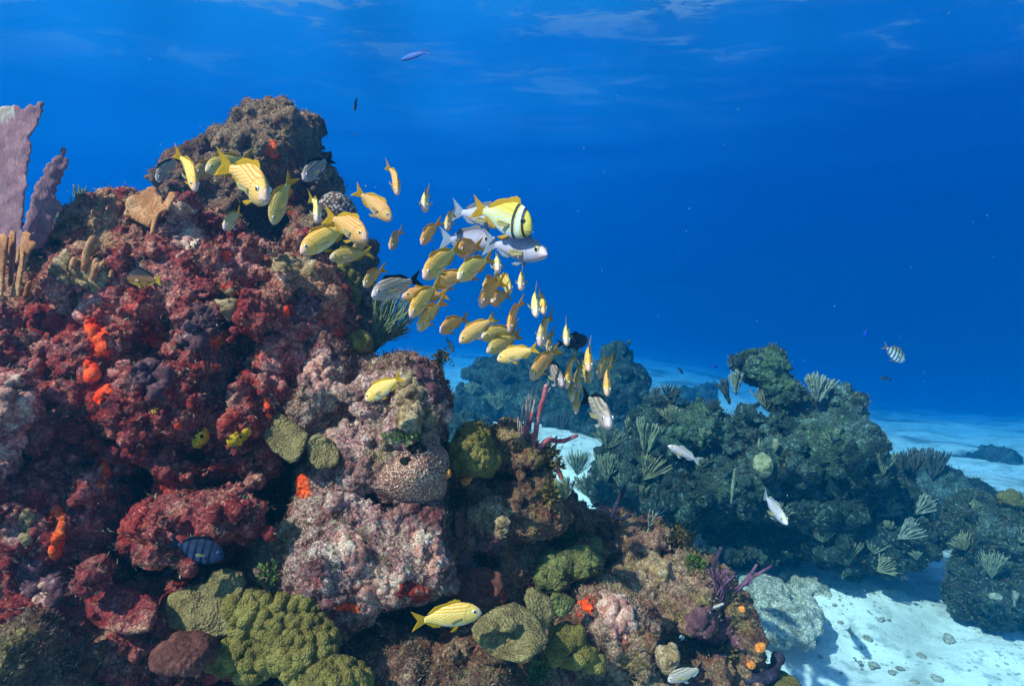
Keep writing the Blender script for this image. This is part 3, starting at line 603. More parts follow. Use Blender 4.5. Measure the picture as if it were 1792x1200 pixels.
# --- sea fans at the left edge
fan = empty('sea_fan', P(0, 440, 1.72)); tag(fan, 'tall purple sea fan with a pale top at the left photo edge', 'sea fan', 'purple sea fans')
blade('fan_blade', M_fan, [(-10, 452), (-38, 430), (-66, 392), (-84, 350), (-78, 322), (-98, 296), (-104, 262), (-92, 236), (-98, 212), (-84, 190), (-62, 196), (-46, 178), (-20, 188), (10, 188), (24, 184), (38, 190), (44, 190), (52, 184), (60, 187), (66, 180), (77, 180), (74, 198), (68, 216), (58, 228), (53, 240), (54, 262), (50, 290), (47, 320), (44, 350), (42, 380), (40, 440)], 1.72, .008, parent=fan, tilt=(.0006, 0), wob=(.02, 12), seed=4, step=4, jag=2.4, rim=4)
blade('sea_fan', M_fan, [(42, 436), (42, 395), (50, 365), (58, 335), (66, 318), (74, 308), (78, 295), (86, 285), (95, 276), (105, 270), (108, 260), (115, 260), (113, 274), (121, 280), (117, 294), (110, 306), (104, 322), (99, 334), (98, 350), (108, 356), (111, 366), (102, 372), (97, 378), (95, 392), (92, 402), (84, 412), (74, 436)], 1.70, .008, 'shorter ragged purple sea fan right of the tall one', 'sea fan', 'purple sea fans', tilt=(-.0006, 0), wob=(.02, 12), seed=9, step=3.5, jag=2.6, rim=4)
# --- tan fire coral blades
fc = empty('fire_coral', P(30, 500, 1.62)); tag(fc, 'cluster of upright tan fire coral blades under the sea fans', 'fire coral', 'tan fire corals')
for ol, dd, sd in (([(-20, 520), (-18, 430), (-6, 412), (8, 408), (16, 416), (14, 440), (10, 470), (6, 520)], 1.60, 1), ([(14, 500), (16, 450), (14, 420), (18, 404), (26, 402), (29, 412), (28, 440), (26, 470), (22, 500)], 1.63, 2),
                   ([(18, 520), (30, 470), (34, 430), (38, 408), (46, 404), (56, 410), (54, 420), (64, 424), (63, 434), (54, 440), (48, 456), (40, 480), (34, 520)], 1.60, 3), ([(26, 460), (30, 430), (34, 432), (35, 445), (32, 462)], 1.58, 5)):
    blade('coral_blade', M_fire, ol, dd, .016, parent=fc, tilt=(.0004 * sd, 0), wob=(.012, 14), seed=sd, step=3, jag=.4, rim=5)
fc = empty('fire_coral', P(262, 400, 2.0)); tag(fc, 'broad notched tan fire coral plate on top of the red wall', 'fire coral', 'tan fire corals')
for ol, dd, sd in (([(214, 378), (220, 345), (232, 338), (240, 340), (252, 334), (258, 328), (270, 326), (276, 330), (276, 340), (284, 344), (286, 356), (294, 342), (304, 344), (300, 362), (288, 372), (276, 376), (262, 400), (240, 388)], 2.00, 11), ([(262, 410), (266, 384), (272, 372), (280, 374), (274, 392), (268, 412)], 1.96, 12), ([(288, 366), (293, 345), (296, 336), (306, 336), (309, 343), (302, 356), (296, 372)], 1.98, 13), ([(186, 398), (196, 376), (208, 372), (206, 384), (196, 400)], 2.0, 14)):
    dd += -2.0 + seat(262, 392, 2.0, .03); blade('coral_blade', M_fire, ol, dd, .016, parent=fc, tilt=(.0003, .0003), wob=(.016, 14), seed=sd, step=3, jag=.5, rim=5)
fc = empty('fire_coral', P(160, 478, 1.78)); tag(fc, 'small stubby tan fire coral fingers on the upper left wall', 'fire coral', 'tan fire corals')
rng = random.Random(7)
for pts, r in (([(148, 474), (150, 455), (152, 442), (158, 424), (164, 416)], 6.5), ([(156, 444), (165, 432), (174, 424)], 5.5), ([(162, 490), (166, 474), (172, 462)], 5.5), ([(168, 472), (176, 466), (181, 460)], 4.5), ([(165, 468), (166, 458), (170, 454)], 4), ([(126, 468), (128, 458), (131, 452)], 5), ([(194, 485), (196, 474)], 4), ([(46, 520), (48, 505), (52, 494)], 5)):
    mb = MB(); dq = seat(pts[0][0], pts[0][1], 1.74, .012); mb.tube([P(x, y, dq) for x, y in curve(pts, 8)], r / F * 1.74 * np.linspace(1, .85, 8), 8, rough=.12, rng=rng); o = link('coral_finger', mb.mesh('coral_finger', fc.location), M_fire, fc)
# --- plate corals
pc = empty('plate_coral', P(545, 760, 1.76)); tag(pc, 'two brown hanging plates under the pink crusted column', 'plate coral', 'plate corals')
blade('coral_plate', M_plate, [(456, 738), (468, 722), (490, 722), (520, 740), (540, 760), (532, 788), (520, 808), (508, 811), (494, 800), (478, 790), (466, 776), (455, 758)], 1.74, .022, parent=pc, tilt=(.0003, .0011), wob=(.02, 14), seed=21, step=3.5, jag=.5, rim=7)
blade('coral_plate', M_plate, [(532, 770), (560, 756), (584, 772), (595, 790), (594, 810), (578, 820), (556, 821), (540, 806)], 1.73, .022, parent=pc, tilt=(-.0003, .0011), wob=(.02, 14), seed=22, step=3.5, jag=.5, rim=7)
pc = empty('plate_coral', P(895, 1130, 1.66)); tag(pc, 'wide wavy olive plate coral right of the low striped fish', 'plate coral', 'plate corals')
blade('coral_plate', M_plate, [(824, 1098), (840, 1080), (868, 1062), (900, 1052), (930, 1068), (950, 1095), (960, 1120), (946, 1140), (930, 1150), (912, 1160), (890, 1156), (868, 1152), (848, 1136), (830, 1118)], 1.62, .022, parent=pc, tilt=(.0002, .0016), curl=-.03, wob=(.045, 14), seed=23, step=3.5, jag=.8, rim=8, knob=(60, .008))
blade('coral_plate', M_plate, [(916, 1048), (922, 1030), (932, 1026), (948, 1038), (964, 1044), (972, 1070), (958, 1100), (940, 1108), (930, 1080)], 1.70, .02, parent=pc, tilt=(-.0006, .0010), wob=(.03, 14), seed=24, step=3.5, jag=.6, rim=7)
blade('coral_plate', M_plate, [(870, 1092), (880, 1076), (898, 1078), (908, 1094), (896, 1106), (878, 1106)], 1.57, .02, parent=pc, tilt=(0, .0012), wob=(.01, 14), seed=25, step=3, jag=.5, rim=6)
blade('coral_plate', M_green, [(960, 1048), (968, 1036), (990, 1038), (1008, 1050), (1000, 1068), (984, 1080), (966, 1074)], 1.72, .02, parent=pc, tilt=(-.0003, .001), wob=(.02, 14), seed=26, step=3, jag=.5, rim=6, knob=(70, .008))
pc = blade('plate_coral', M_plate, [(288, 1060), (296, 1040), (330, 1024), (360, 1018), (372, 1000), (396, 992), (424, 1000), (432, 1020), (420, 1060), (400, 1110), (372, 1120), (330, 1112), (296, 1096)], 1.52, .022, 'smooth dark olive plate coral behind the knobby yellow coral', 'plate coral', 'plate corals', tilt=(.0002, .0010), wob=(.03, 14), seed=27, step=4, jag=.6, rim=8)
blade('plate_coral', M_wall, [(148, 1050), (156, 1026), (190, 1018), (230, 1028), (262, 1040), (276, 1056), (276, 1080), (262, 1104), (220, 1112), (176, 1100), (152, 1080)], 1.46, .03, 'rounded maroon crusted disc in the dark lower left', 'plate coral', 'plate corals', tilt=(.0002, .0012), wob=(.03, 14), seed=28, step=4, jag=.8, rim=8, knob=(40, .010))
blade('plate_coral', M_vase, [(770, 1016), (800, 996), (850, 990), (880, 1004), (884, 1030), (860, 1056), (820, 1066), (784, 1050)], 1.82, .03, 'smooth dark maroon plate under the brown ledge', 'plate coral', 'plate corals', tilt=(-.0002, .0008), wob=(.03, 14), seed=29, step=4, jag=.5, rim=8)
# --- knobby and rounded corals
def coral(name, label, mat, blobs, base, cat='coral', group=None, **kw):
    me = rock_mesh(name, [B(*b) for b in blobs], **kw); return place(name, me, mat, P(*base), label, cat, group)
KN = 'knobby olive corals'
coral('knobby_coral', 'large knobby yellow olive coral at the bottom, biggest of its kind', M_olive, [(488, 1108, 1.50, 94, 66, .06), (428, 1090, 1.52, 44, 52, .05), (425, 1150, 1.47, 70, 38, .05), (540, 1140, 1.46, 48, 42, .05)], (480, 1180, 1.5), group=KN, seed=101, h=.0052, k=.03, noise=((6, .02), (14, .012)), fine=(60, .001), knob=(46, .022))
coral('knobby_coral', 'low yellow green knobby coral at the bottom edge', M_olive, [(578, 1185, 1.42, 46, 30, .06), (600, 1195, 1.42, 40, 22, .05)], (580, 1210, 1.42), group=KN, seed=102, h=.006, k=.03, noise=((6, .015), (14, .01)), fine=(60, .002), knob=(44, .016))
coral('knobby_coral', 'upright knobby olive coral between grainy coral and brown ledge', M_olive, [(822, 788, 1.98, 36, 34, .09), (830, 764, 2.0, 30, 18, .07), (850, 805, 2.0, 24, 26, .07), (805, 800, 1.95, 18, 22, .05)], (825, 825, 2.0), group=KN, seed=103, h=.006, k=.03, noise=((8, .015), (16, .01)), fine=(60, .002), knob=(48, .017))
coral('knobby_coral', 'small round ridged olive coral below the sea rod', M_olive, [(628, 597, 2.0, 22, 21, .05), (634, 606, 1.98, 16, 14, .04)], (628, 625, 2.0), group=KN, seed=104, h=.005, k=.02, noise=((10, .01), (20, .006)), fine=(60, .002), knob=(42, .010))
coral('knobby_coral', 'knobby yellow green patch on the right flank of the pinnacle', M_olive, [(600, 482, 2.35, 14, 20, .05), (614, 500, 2.35, 16, 24, .05), (604, 520, 2.35, 12, 16, .05)], (605, 540, 2.4), group=KN, seed=105, h=.007, k=.03, noise=((8, .015), (18, .01)), fine=(60, .002), knob=(44, .018))
coral('knobby_coral', 'mossy green plate like coral at the top of the mound', M_green, [(1000, 992, 2.02, 62, 28, .06), (968, 1012, 2.0, 36, 20, .05), (1036, 980, 2.04, 26, 24, .05), (1010, 970, 2.06, 40, 14, .06)], (1000, 1030, 2.0), group=KN, seed=106, h=.0065, k=.03, noise=((8, .035), (18, .02)), fine=(50, .004), knob=(40, .014))
coral('knobby_coral', 'flat green coral cap behind the mossy plate coral', M_green, [(1005, 948, 2.25, 28, 14, .08), (1030, 956, 2.25, 26, 12, .07)], (1005, 965, 2.25), group=KN, seed=107, h=.008, k=.03, noise=((8, .025), (18, .015)), fine=(50, .004), knob=(40, .012))
coral('knobby_coral', 'yellow lobed coral on the left side of the mound', M_olive, [(995, 1112, 1.74, 26, 20, .06), (1005, 1142, 1.72, 34, 18, .06), (1040, 1155, 1.74, 22, 12, .05), (980, 1125, 1.74, 14, 18, .04)], (1000, 1165, 1.75), group=KN, seed=108, h=.0055, k=.025, noise=((9, .02), (18, .012)), fine=(60, .002), knob=(38, .012))
coral('knobby_coral', 'blurred yellow green coral lump at the bottom right of the mound', M_olive, [(1372, 1195, 2.0, 30, 18, .07), (1340, 1205, 2.0, 40, 16, .07)], (1370, 1215, 2.0), group=KN, seed=109, h=.008, k=.03, noise=((8, .02), (18, .012)), fine=(60, .002), knob=(30, .012))
st = coral('grainy_coral', 'domed grainy coral with cream dots and dark pits', M_star, [(718, 826, 1.80, 70, 48, .11), (735, 805, 1.82, 50, 36, .10), (690, 830, 1.81, 48, 36, .09), (725, 850, 1.84, 56, 34, .10)], (718, 870, 1.8), group=None, seed=111, h=.0058, k=.04, noise=((5, .015), (12, .006)), fine=(70, .001), knob=(120, .004))
for cx, cy, r in ((716, 783, 6), (727, 781, 6), (733, 776, 5), (742, 785, 5), (736, 789, 4), (722, 789, 5), (706, 806, 7), (713, 803, 5), (709, 810, 5)):
    V, Fs = uv_ball((0, 0, 0), r / F * 1.7, .6); o = link('dark_pit', mesh_vf('dark_pit', V + P(cx, cy, seat(cx, cy, 1.7, .003, 0)) - np.array(st.location), Fs), M_hole, st)
coral('dotted_coral', 'dark coral lump with pale dots at the pinnacle foot', M_honey, [(588, 362, 2.35, 32, 26, .09), (605, 380, 2.36, 20, 20, .07)], (588, 395, 2.4), seed=113, h=.007, k=.03, noise=((6, .015), (14, .008)), fine=(60, .002))
coral('vase_sponge', 'red brown vase sponge with a hollow rim at lower left', M_vase, [(320, 1146, 1.40, 50, 28, .07), (290, 1152, 1.40, 30, 22, .05), (345, 1154, 1.40, 26, 26, .05), (332, 1130, 1.35, 34, 13, .09, -1)], (320, 1175, 1.4), 'sponge', seed=115, h=.005, k=.02, noise=((8, .012), (20, .006)), fine=(70, .003))
coral('lump_sponge', 'smooth orange brown lump hanging on the brown ledge', M_vase, [(801, 912, 1.83, 11, 20, .04), (803, 930, 1.84, 9, 14, .03)], (802, 945, 1.85), 'sponge', seed=116, h=.005, k=.02, noise=((10, .008),), fine=(60, .002))
coral('lump_sponge', 'mustard cup sponge low on the mound front', M_tanc, [(1160, 1150, 1.72, 16, 20, .05), (1178, 1140, 1.72, 16, 16, .05), (1168, 1165, 1.72, 20, 12, .05), (1168, 1142, 1.66, 9, 9, .04, -1)], (1168, 1180, 1.75), 'sponge', seed=117, h=.005, k=.02, noise=((9, .02), (20, .008)), fine=(60, .003))
OS = 'small orange sponges on the mound edge'
for (x, y, d, rx, ry), lab in (((1297, 1067, 1.98, 6, 7), 'tiny orange sponge high on the right edge of the mound'), ((1330, 1133, 1.95, 10, 8), 'orange sponge poking out over the sand from the mound'), ((1313, 1163, 1.93, 7, 6), 'lowest tiny orange sponge on the right mound edge'), ((782, 830, 1.88, 8, 12), 'red orange sponge in the gap beside the grainy coral'), ((815, 840, 1.88, 13, 10), 'salmon knob beside the dark gap below the knobby coral')):
    d = seat(x, y, d); coral('lump_sponge', lab, M_orange, [(x, y, d, rx * .8, ry * .8, .014), (x + rx * .5, y - ry * .4, d, rx * .5, ry * .6, .012)], (x, y + ry, d), 'sponge', OS, seed=int(x), h=.0042, k=.012, noise=((14, .008),), fine=(70, .002))
# --- crusts that follow the rock surface: sponges and coralline growths with their own outline
PXN = [pix(V) for V, N, Q in NEAR]
def crust(lab, mat, pts, r, thick=.007, group=None, seed=1, name='crust_sponge', cat='sponge'):
    pts = curve(pts, max(2, len(pts) * 3)) if len(pts) > 1 else np.array(pts, float); best = None
    for (V, N, Q), (x, y, d) in zip(NEAR, PXN):
        f = np.full(len(V), 9.0); near = (np.abs(x - pts[:, 0].mean()) < np.ptp(pts[:, 0]) + r * 2.5) & (np.abs(y - pts[:, 1].mean()) < np.ptp(pts[:, 1]) + r * 2.5)
        idx = np.flatnonzero(near)
        if not len(idx): continue
        zb = np.array([ZB[min(299, max(0, int(b / 4))), min(447, max(0, int(a / 4)))] for a, b in zip(x[idx], y[idx])]); idx = idx[d[idx] < zb + .06]
        if not len(idx): continue
        q = np.stack([x[idx], y[idx]], 1); dd = np.min([np.hypot(*(q - p).T) for p in pts], 0) / r
        f[idx] = dd + .75 * fbm(V[idx] * 34, 4, seed, gain=.6) + .12
        if best is None or (f < .8).sum() > best[0]: best = ((f < .8).sum(), V, N, Q, f)
    if best is None or best[0] < 20: print('NO CRUST', lab); return None
    _, V, N, Q, f = best; keep = (f[Q] < 1.0).all(1); Qk = Q[keep]
    # keep the largest connected patch
    par = {}
    def find(i):
        while par.setdefault(i, i) != i: par[i] = par[par[i]]; i = par[i]
        return i
    for q in Qk.tolist():
        r0 = find(q[0])
        for k in q[1:]: par[find(k)] = r0
    rt = np.array([find(q[0]) for q in Qk.tolist()]); u_, c_ = np.unique(rt, return_counts=True); Qk = Qk[rt == u_[c_.argmax()]]
    ids, inv = np.unique(Qk, return_inverse=True); ff = f[ids]; e = np.clip((1 - ff) / .3, 0, 1); W = V[ids]
    W = W + N[ids] * (thick * (e - .35 * (1 - e)) + .0035 * e * fbm(W * 70, 3, seed))[:, None]; base = W[W[:, 2].argmin()]
    o = link(name, mesh_np(name, W - base, inv.reshape(-1, 4)), mat); o.location = base; return tag(o, lab, cat, group)
RS = 'red and orange sponge crusts on the reef'; CC = 'crusts of coralline growth on the reef'
for k, (lab, mt, pts, r) in enumerate((
    ('brightest red sponge crust high on the wall', M_red, [(160, 572), (170, 585), (176, 600), (180, 614)], 21), ('round scarlet sponge patch below the brightest crust', M_red, [(158, 638), (160, 652)], 20), ('small red sponge fleck below the scarlet patch', M_red, [(184, 680), (176, 694)], 13), ('bent orange red sponge band beside the dark crevice', M_ored, [(146, 758), (158, 772), (174, 785), (188, 800), (185, 822), (180, 848)], 14),
    ('dark red branching sponge crust at lower left', M_ored, [(98, 898), (110, 912), (104, 930), (99, 955), (94, 970)], 14), ('orange sponge patch in the middle of the wall', M_ored, [(256, 582), (272, 596)], 18), ('short orange red sponge streak right of the wall middle', M_ored, [(372, 600), (396, 588)], 14), ('red sponge spot high under the rounded boulder', M_red, [(506, 541)], 14), ('thin orange red sponge stroke left of the pink column', M_ored, [(466, 698), (469, 726)], 8), ('coral red sponge tuft left above the pink bulge', M_ored, [(530, 838), (534, 864)], 13),
    ('dim crimson sponge sheet right of the dark crevice', M_crim, [(236, 884), (228, 920)], 24), ('dark crimson sponge under the pink bulge', M_crim, [(706, 1028), (740, 1036)], 20), ('crimson sponge tuft on the left of the mound', M_red, [(1020, 1056), (1032, 1064)], 12), ('small orange spot below the dark hollow', M_ored, [(396, 448)], 12), ('broad dark crimson sheet on the upper left of the wall', M_crim, [(70, 560), (110, 570)], 34), ('crimson sheet in the shaded middle of the wall', M_crim, [(300, 690), (330, 700)], 30), ('crimson sheet around the yellow sponges', M_crim, [(400, 735), (440, 750)], 26), ('crimson streak below the two tone damselfish', M_crim, [(250, 520), (232, 512)], 14), ('red crust on the upper right of the wall', M_crim, [(420, 560), (440, 600)], 26), ('orange brown crust under the pink bulge edge', M_ored, [(590, 1062), (620, 1064)], 10), ('brick red crust on the pinnacle front', M_crim, [(500, 345), (520, 380)], 24), ('small brick crust near the pinnacle top', M_ored, [(472, 258), (478, 272)], 12), ('orange crust at the far left edge of the wall', M_ored, [(60, 590)], 12), ('scarlet speck left of the pink column foot', M_red, [(310, 745)], 8), ('red crust beneath the brown ledge', M_crim, [(862, 1020), (880, 1040)], 16))):
    crust(lab, mt, pts, r, .006, RS, seed=300 + k)
for k, (lab, mt, pts, r) in enumerate((
    ('large glowing pink crust on the knob at the top of the wall', M_pink, [(318, 372), (330, 400), (322, 420)], 28), ('pale pink crust on the lit left outcrop', M_pink, [(20, 690), (30, 720)], 34), ('violet pink crust lower on the left outcrop', M_pink, [(12, 800)], 26), ('tan crust on the slim ridge at lower left', M_tanc, [(46, 900), (44, 940)], 16), ('tan crust across the upper left slope', M_tanc, [(110, 470), (160, 480)], 34), ('pinkish tan crust above the middle of the wall', M_tanc, [(395, 520), (405, 545)], 24), ('smooth dark plum sheet in the middle of the wall', M_purc, [(262, 640), (270, 660)], 42), ('dark plum sheet right of the middle', M_purc, [(350, 560), (345, 600)], 36), ('plum crust on the rounded boulder', M_purc, [(530, 540)], 36), ('tan crust on the rounded boulder top', M_tanc, [(490, 460), (540, 466)], 22), ('cream pink crust on the left shoulder of the pink block', M_pink, [(550, 640), (565, 660)], 26), ('cream crust in the centre of the pink block', M_tanc, [(710, 690), (730, 730)], 40), ('pink crust on the right end of the bulge', M_pink, [(740, 950), (760, 985)], 28), ('white pink crust on the middle of the bulge', M_pink, [(610, 940), (630, 985)], 30), ('olive tan crust on the left end of the bulge', M_tanc, [(480, 940), (500, 930)], 26), ('plum crust over the top right of the pink block', M_purc, [(740, 650), (770, 690)], 26), ('tan crust on the brown ledge front', M_tanc, [(860, 905), (880, 915)], 28), ('plum crust low on the brown ledge', M_purc, [(830, 985), (860, 960)], 34), ('pale lilac crust on the mound left face', M_pink, [(1075, 1055), (1085, 1085)], 34), ('cream crust along the bottom of the mound', M_tanc, [(1090, 1180), (1140, 1190)], 34), ('plum crust on the right of the mound', M_purc, [(1230, 1090), (1260, 1120)], 40), ('tan crust on the mound top', M_tanc, [(1140, 985), (1160, 1000)], 26), ('plum crust in the lower dark part of the wall', M_purc, [(60, 1010), (110, 1030)], 40), ('pink flecked crust beside the maroon disc', M_pink, [(78, 1030), (70, 1050)], 16), ('purple pink crust under the bulge', M_pink, [(640, 1030), (690, 1020)], 22))):
    crust(lab, mt, pts, r, .005, CC, seed=400 + k, name='coralline_crust', cat='crust')
# --- yellow tube sponges
for x, y, d, s, lab in ((352, 762, 1.66, 17, 'yellow sponge with one round opening, left of the pair in the shadow'), (419, 763, 1.70, 15, 'yellow sponge with a side opening, right of the pair in the shadow'), (275, 722, 1.70, 7, 'tiny dull yellow sponge above the shadowed pair')):
    o = crust(lab, M_ysp, [(x - s * .5, y + s * .3), (x, y), (x + s * .5, y - s * .3)], s * .75, .016, seed=int(x), name='tube_sponge')
    if o is None: continue
    o['group'] = 'yellow tube sponges'; root = o; d = seat(x, y, d, .016, 0)
    V, Fs = uv_ball((0, 0, 0), s * .20 / F * d, .8); link('opening', mesh_vf('opening', V + P(x + 1, y + 1, d) - np.array(root.location), Fs), M_hole, root)
# --- rope sponges and sea rods
def rods(name, lab, cat, group, mat, lines, d, parts='branch', seg=8, rough=.12, jit=.02):
    root = empty(name, P(lines[0][0][0][0], lines[0][0][0][1], d)); tag(root, lab, cat, group); rg = random.Random(len(lab))
    for pts, r0, r1 in lines:
        n = max(8, len(pts) * 4); cv = curve(pts, n); off = rg.uniform(-jit, jit); mb = MB()
        for _ in range(2): cv[1:-1] = (cv[:-2] + cv[2:] + 2 * cv[1:-1]) / 4
        mb.tube([P(x, y, d + off * k / n) for k, (x, y) in enumerate(cv)], np.linspace(r0, r1, n) * .78 / F * d, seg, rough=rough, rng=rg)
        link(parts, mb.mesh(parts, root.location), mat, root)
    return root
rods('rope_sponge', 'red rope sponge with long bent arms on the brown ledge', 'sponge', None, M_rope, [([(922, 800), (914, 775), (918, 758), (926, 738), (932, 722)], 7, 4.5), ([(928, 795), (936, 765), (940, 738), (946, 712), (953, 690), (956, 674)], 6.5, 5), ([(932, 800), (944, 785), (952, 775), (962, 768), (974, 772), (988, 771), (998, 767), (1010, 761)], 7, 4.5), ([(970, 816), (982, 832), (988, 846), (994, 868)], 5.5, 4)], 2.12)
lines = []
rg = random.Random(5)
for k in range(11):
    x0 = 908 + k * 1.6; tx = 906 + k * 3.6 + rg.uniform(-2, 2); ty = 712 - 4.0 * k + rg.uniform(-8, 8) + 14 * (k < 2); lines.append(([(x0 + 4, 775 - k * 2), ((x0 + tx) / 2 - 1, (765 + ty) / 2), (tx, ty)], 1.9, 1.0))
for k in range(9):
    a = rg.uniform(-1, 1); lines.append(([(951, 700 - k), (953 + a * 5, 686), (954 + a * 10, 668 + rg.uniform(-3, 12))], 1.8, .9))
rods('sea_rod', 'feathery mauve sea rod growing among the red rope sponge', 'sea rod', None, M_rod, lines, 2.14, seg=6)
BR = 'dark rope sponges on the mound'
rods('rope_sponge', 'black curved rope sponge left on top of the mound', 'sponge', BR, M_blk, [([(978, 884), (992, 884), (1006, 890), (1012, 898), (1016, 908)], 4, 4)], 2.25)
rods('rope_sponge', 'black branching rope sponge on the mound crest', 'sponge', BR, M_blk, [([(1070, 905), (1078, 885), (1086, 868), (1094, 852)], 6, 4.5), ([(1066, 898), (1056, 886), (1046, 880), (1036, 886)], 4.5, 2.5), ([(1072, 905), (1088, 908), (1104, 902)], 5, 3)], 2.25)
rods('rope_sponge', 'short black rod standing on the right of the mound', 'sponge', BR, M_blk, [([(1240, 1014), (1248, 992), (1256, 972), (1262, 958)], 6, 4.5)], 2.08)
rods('rope_sponge', 'purple forked branch reaching right over the sand', 'sponge', BR, M_prp, [([(1285, 1036), (1300, 1022), (1314, 1010), (1328, 1003), (1350, 990)], 6, 2.5), ([(1302, 1020), (1314, 1004), (1324, 988)], 5, 3), ([(1300, 1024), (1308, 1022), (1316, 1018)], 3, 2)], 2.05)
lines = [([(1240 + rg.uniform(-14, 26), 1070 + rg.uniform(-8, 10)), (1258 + rg.uniform(-14, 14), 1035 + rg.uniform(-10, 10)), (1262 + rg.uniform(-26, 26), 1004 + rg.uniform(-12, 18))], 2.6, 1.4) for _ in range(46)]
rods('sea_rod', 'bushy maroon sea rod behind the purple forked branch', 'sea rod', None, M_prp, lines, 2.02, seg=5, jit=.08)
rods('rope_sponge', 'tan stub stretched across the dark front of the mound', 'sponge', BR, M_rod, [([(1222, 1072), (1244, 1064), (1266, 1056)], 4, 3)], 1.93)
rods('sea_rod', 'small pale branching sea rod on the crest of the mound', 'sea rod', None, M_gpal, [([(1130, 938), (1138, 918), (1146, 902), (1154, 876)], 2.2, 1.2), ([(1136, 922), (1134, 905), (1138, 890)], 1.6, 1), ([(1140, 912), (1150, 900), (1162, 894)], 1.8, 1), ([(1136, 920), (1148, 912), (1157, 902)], 1.6, 1), ([(1143, 908), (1142, 892), (1147, 882)], 1.5, 1), ([(1146, 904), (1155, 890), (1158, 884)], 1.4, 1)], 2.3, seg=6)
def sea_rod(lab, mat, x, y, d, h, spread=35, lean=0, n=14, r=2.0, seed=1, fork=True, group='sea rods on the far outcrops', depth=.35, cat='sea rod'):
    """bush of upright rods: rooted at pixel (x, y), h pixels tall, leaning by degrees to the right"""
    d = seat(x, y, d, .02, 0) if d > 3 else d
    rg = random.Random(seed * 7 + int(x)); n = int(n * 1.8); r = r * .52; base = P(x, y, d); s = d / F; mb = MB(); hh = h * s
    for k in range(n):
        a = R(lean + spread * ((k + .5) / n * 2 - 1) + rg.uniform(-6, 6)); b = rg.uniform(-depth, depth); L = hh * rg.uniform(.72, 1.0)
        cur = R(rg.uniform(.3, .7) * (lean - math.degrees(a)) * .8); m = 8; pts = []; p = base.copy()
        for q in range(m):
            t = q / (m - 1); an = a + cur * t; pts.append(p.copy()); p = p + np.array((math.sin(an), b * (1 - .5 * t), math.cos(an))) * L / (m - 1)
        pts = np.array(pts) + np.array([[rg.uniform(-.022, .022) * hh for _ in range(3)] for _ in pts]); mb.tube(pts, np.linspace(1.0, .75, m) * r * s, 6, rough=.22, rng=rg)
        if fork:
            j = rg.randint(2, 4); q0 = pts[j]; dr = (pts[-1] - q0); w = np.array((rg.uniform(-.4, .4), rg.uniform(-.3, .3), 0)) * np.linalg.norm(dr)
            mb.tube([q0 + dr * t + w * math.sin(t * 1.4) * .8 for t in np.linspace(0, .95, 6)], np.linspace(.95, .7, 6) * r * s, 6, rough=.22, rng=rg)
    o = link('sea_rod', mb.mesh('sea_rod', base), mat); o.location = base; return tag(o, lab, cat, group)
sea_rod('grey green sea rod bush leaning right from the pinnacle foot', M_gorg, 655, 612, 2.12, 125, 26, 26, 20, 2.6, 3, group=None)
sea_rod('low sea rod tuft spreading flat beside the leaning bush', M_gorg, 662, 600, 2.16, 62, 14, 62, 8, 2.2, 5, group=None)
sea_rod('soft green sea rod standing behind the red wall crest', M_gorg, 142, 372, 2.5, 48, 14, 4, 12, 1.8, 6, group=None)
coral('dead_coral_stump', 'dark stump at the left horizon beside the purple fans', M_gdrk, [(125, 400, 2.3, 10, 34, .06), (136, 380, 2.3, 12, 14, .06), (128, 440, 2.3, 14, 40, .08)], (128, 478, 2.3), 'dead coral', seed=120, h=.008, k=.03, noise=((8, .02),), fine=(40, .006))
coral('dead_coral_stump', 'dark mossy lump between the fans and the fire coral', M_gdrk, [(66, 418, 1.8, 16, 24, .06), (92, 418, 1.85, 18, 14, .06)], (70, 440, 1.8), 'dead coral', seed=121, h=.007, k=.03, noise=((8, .02),), fine=(40, .006))
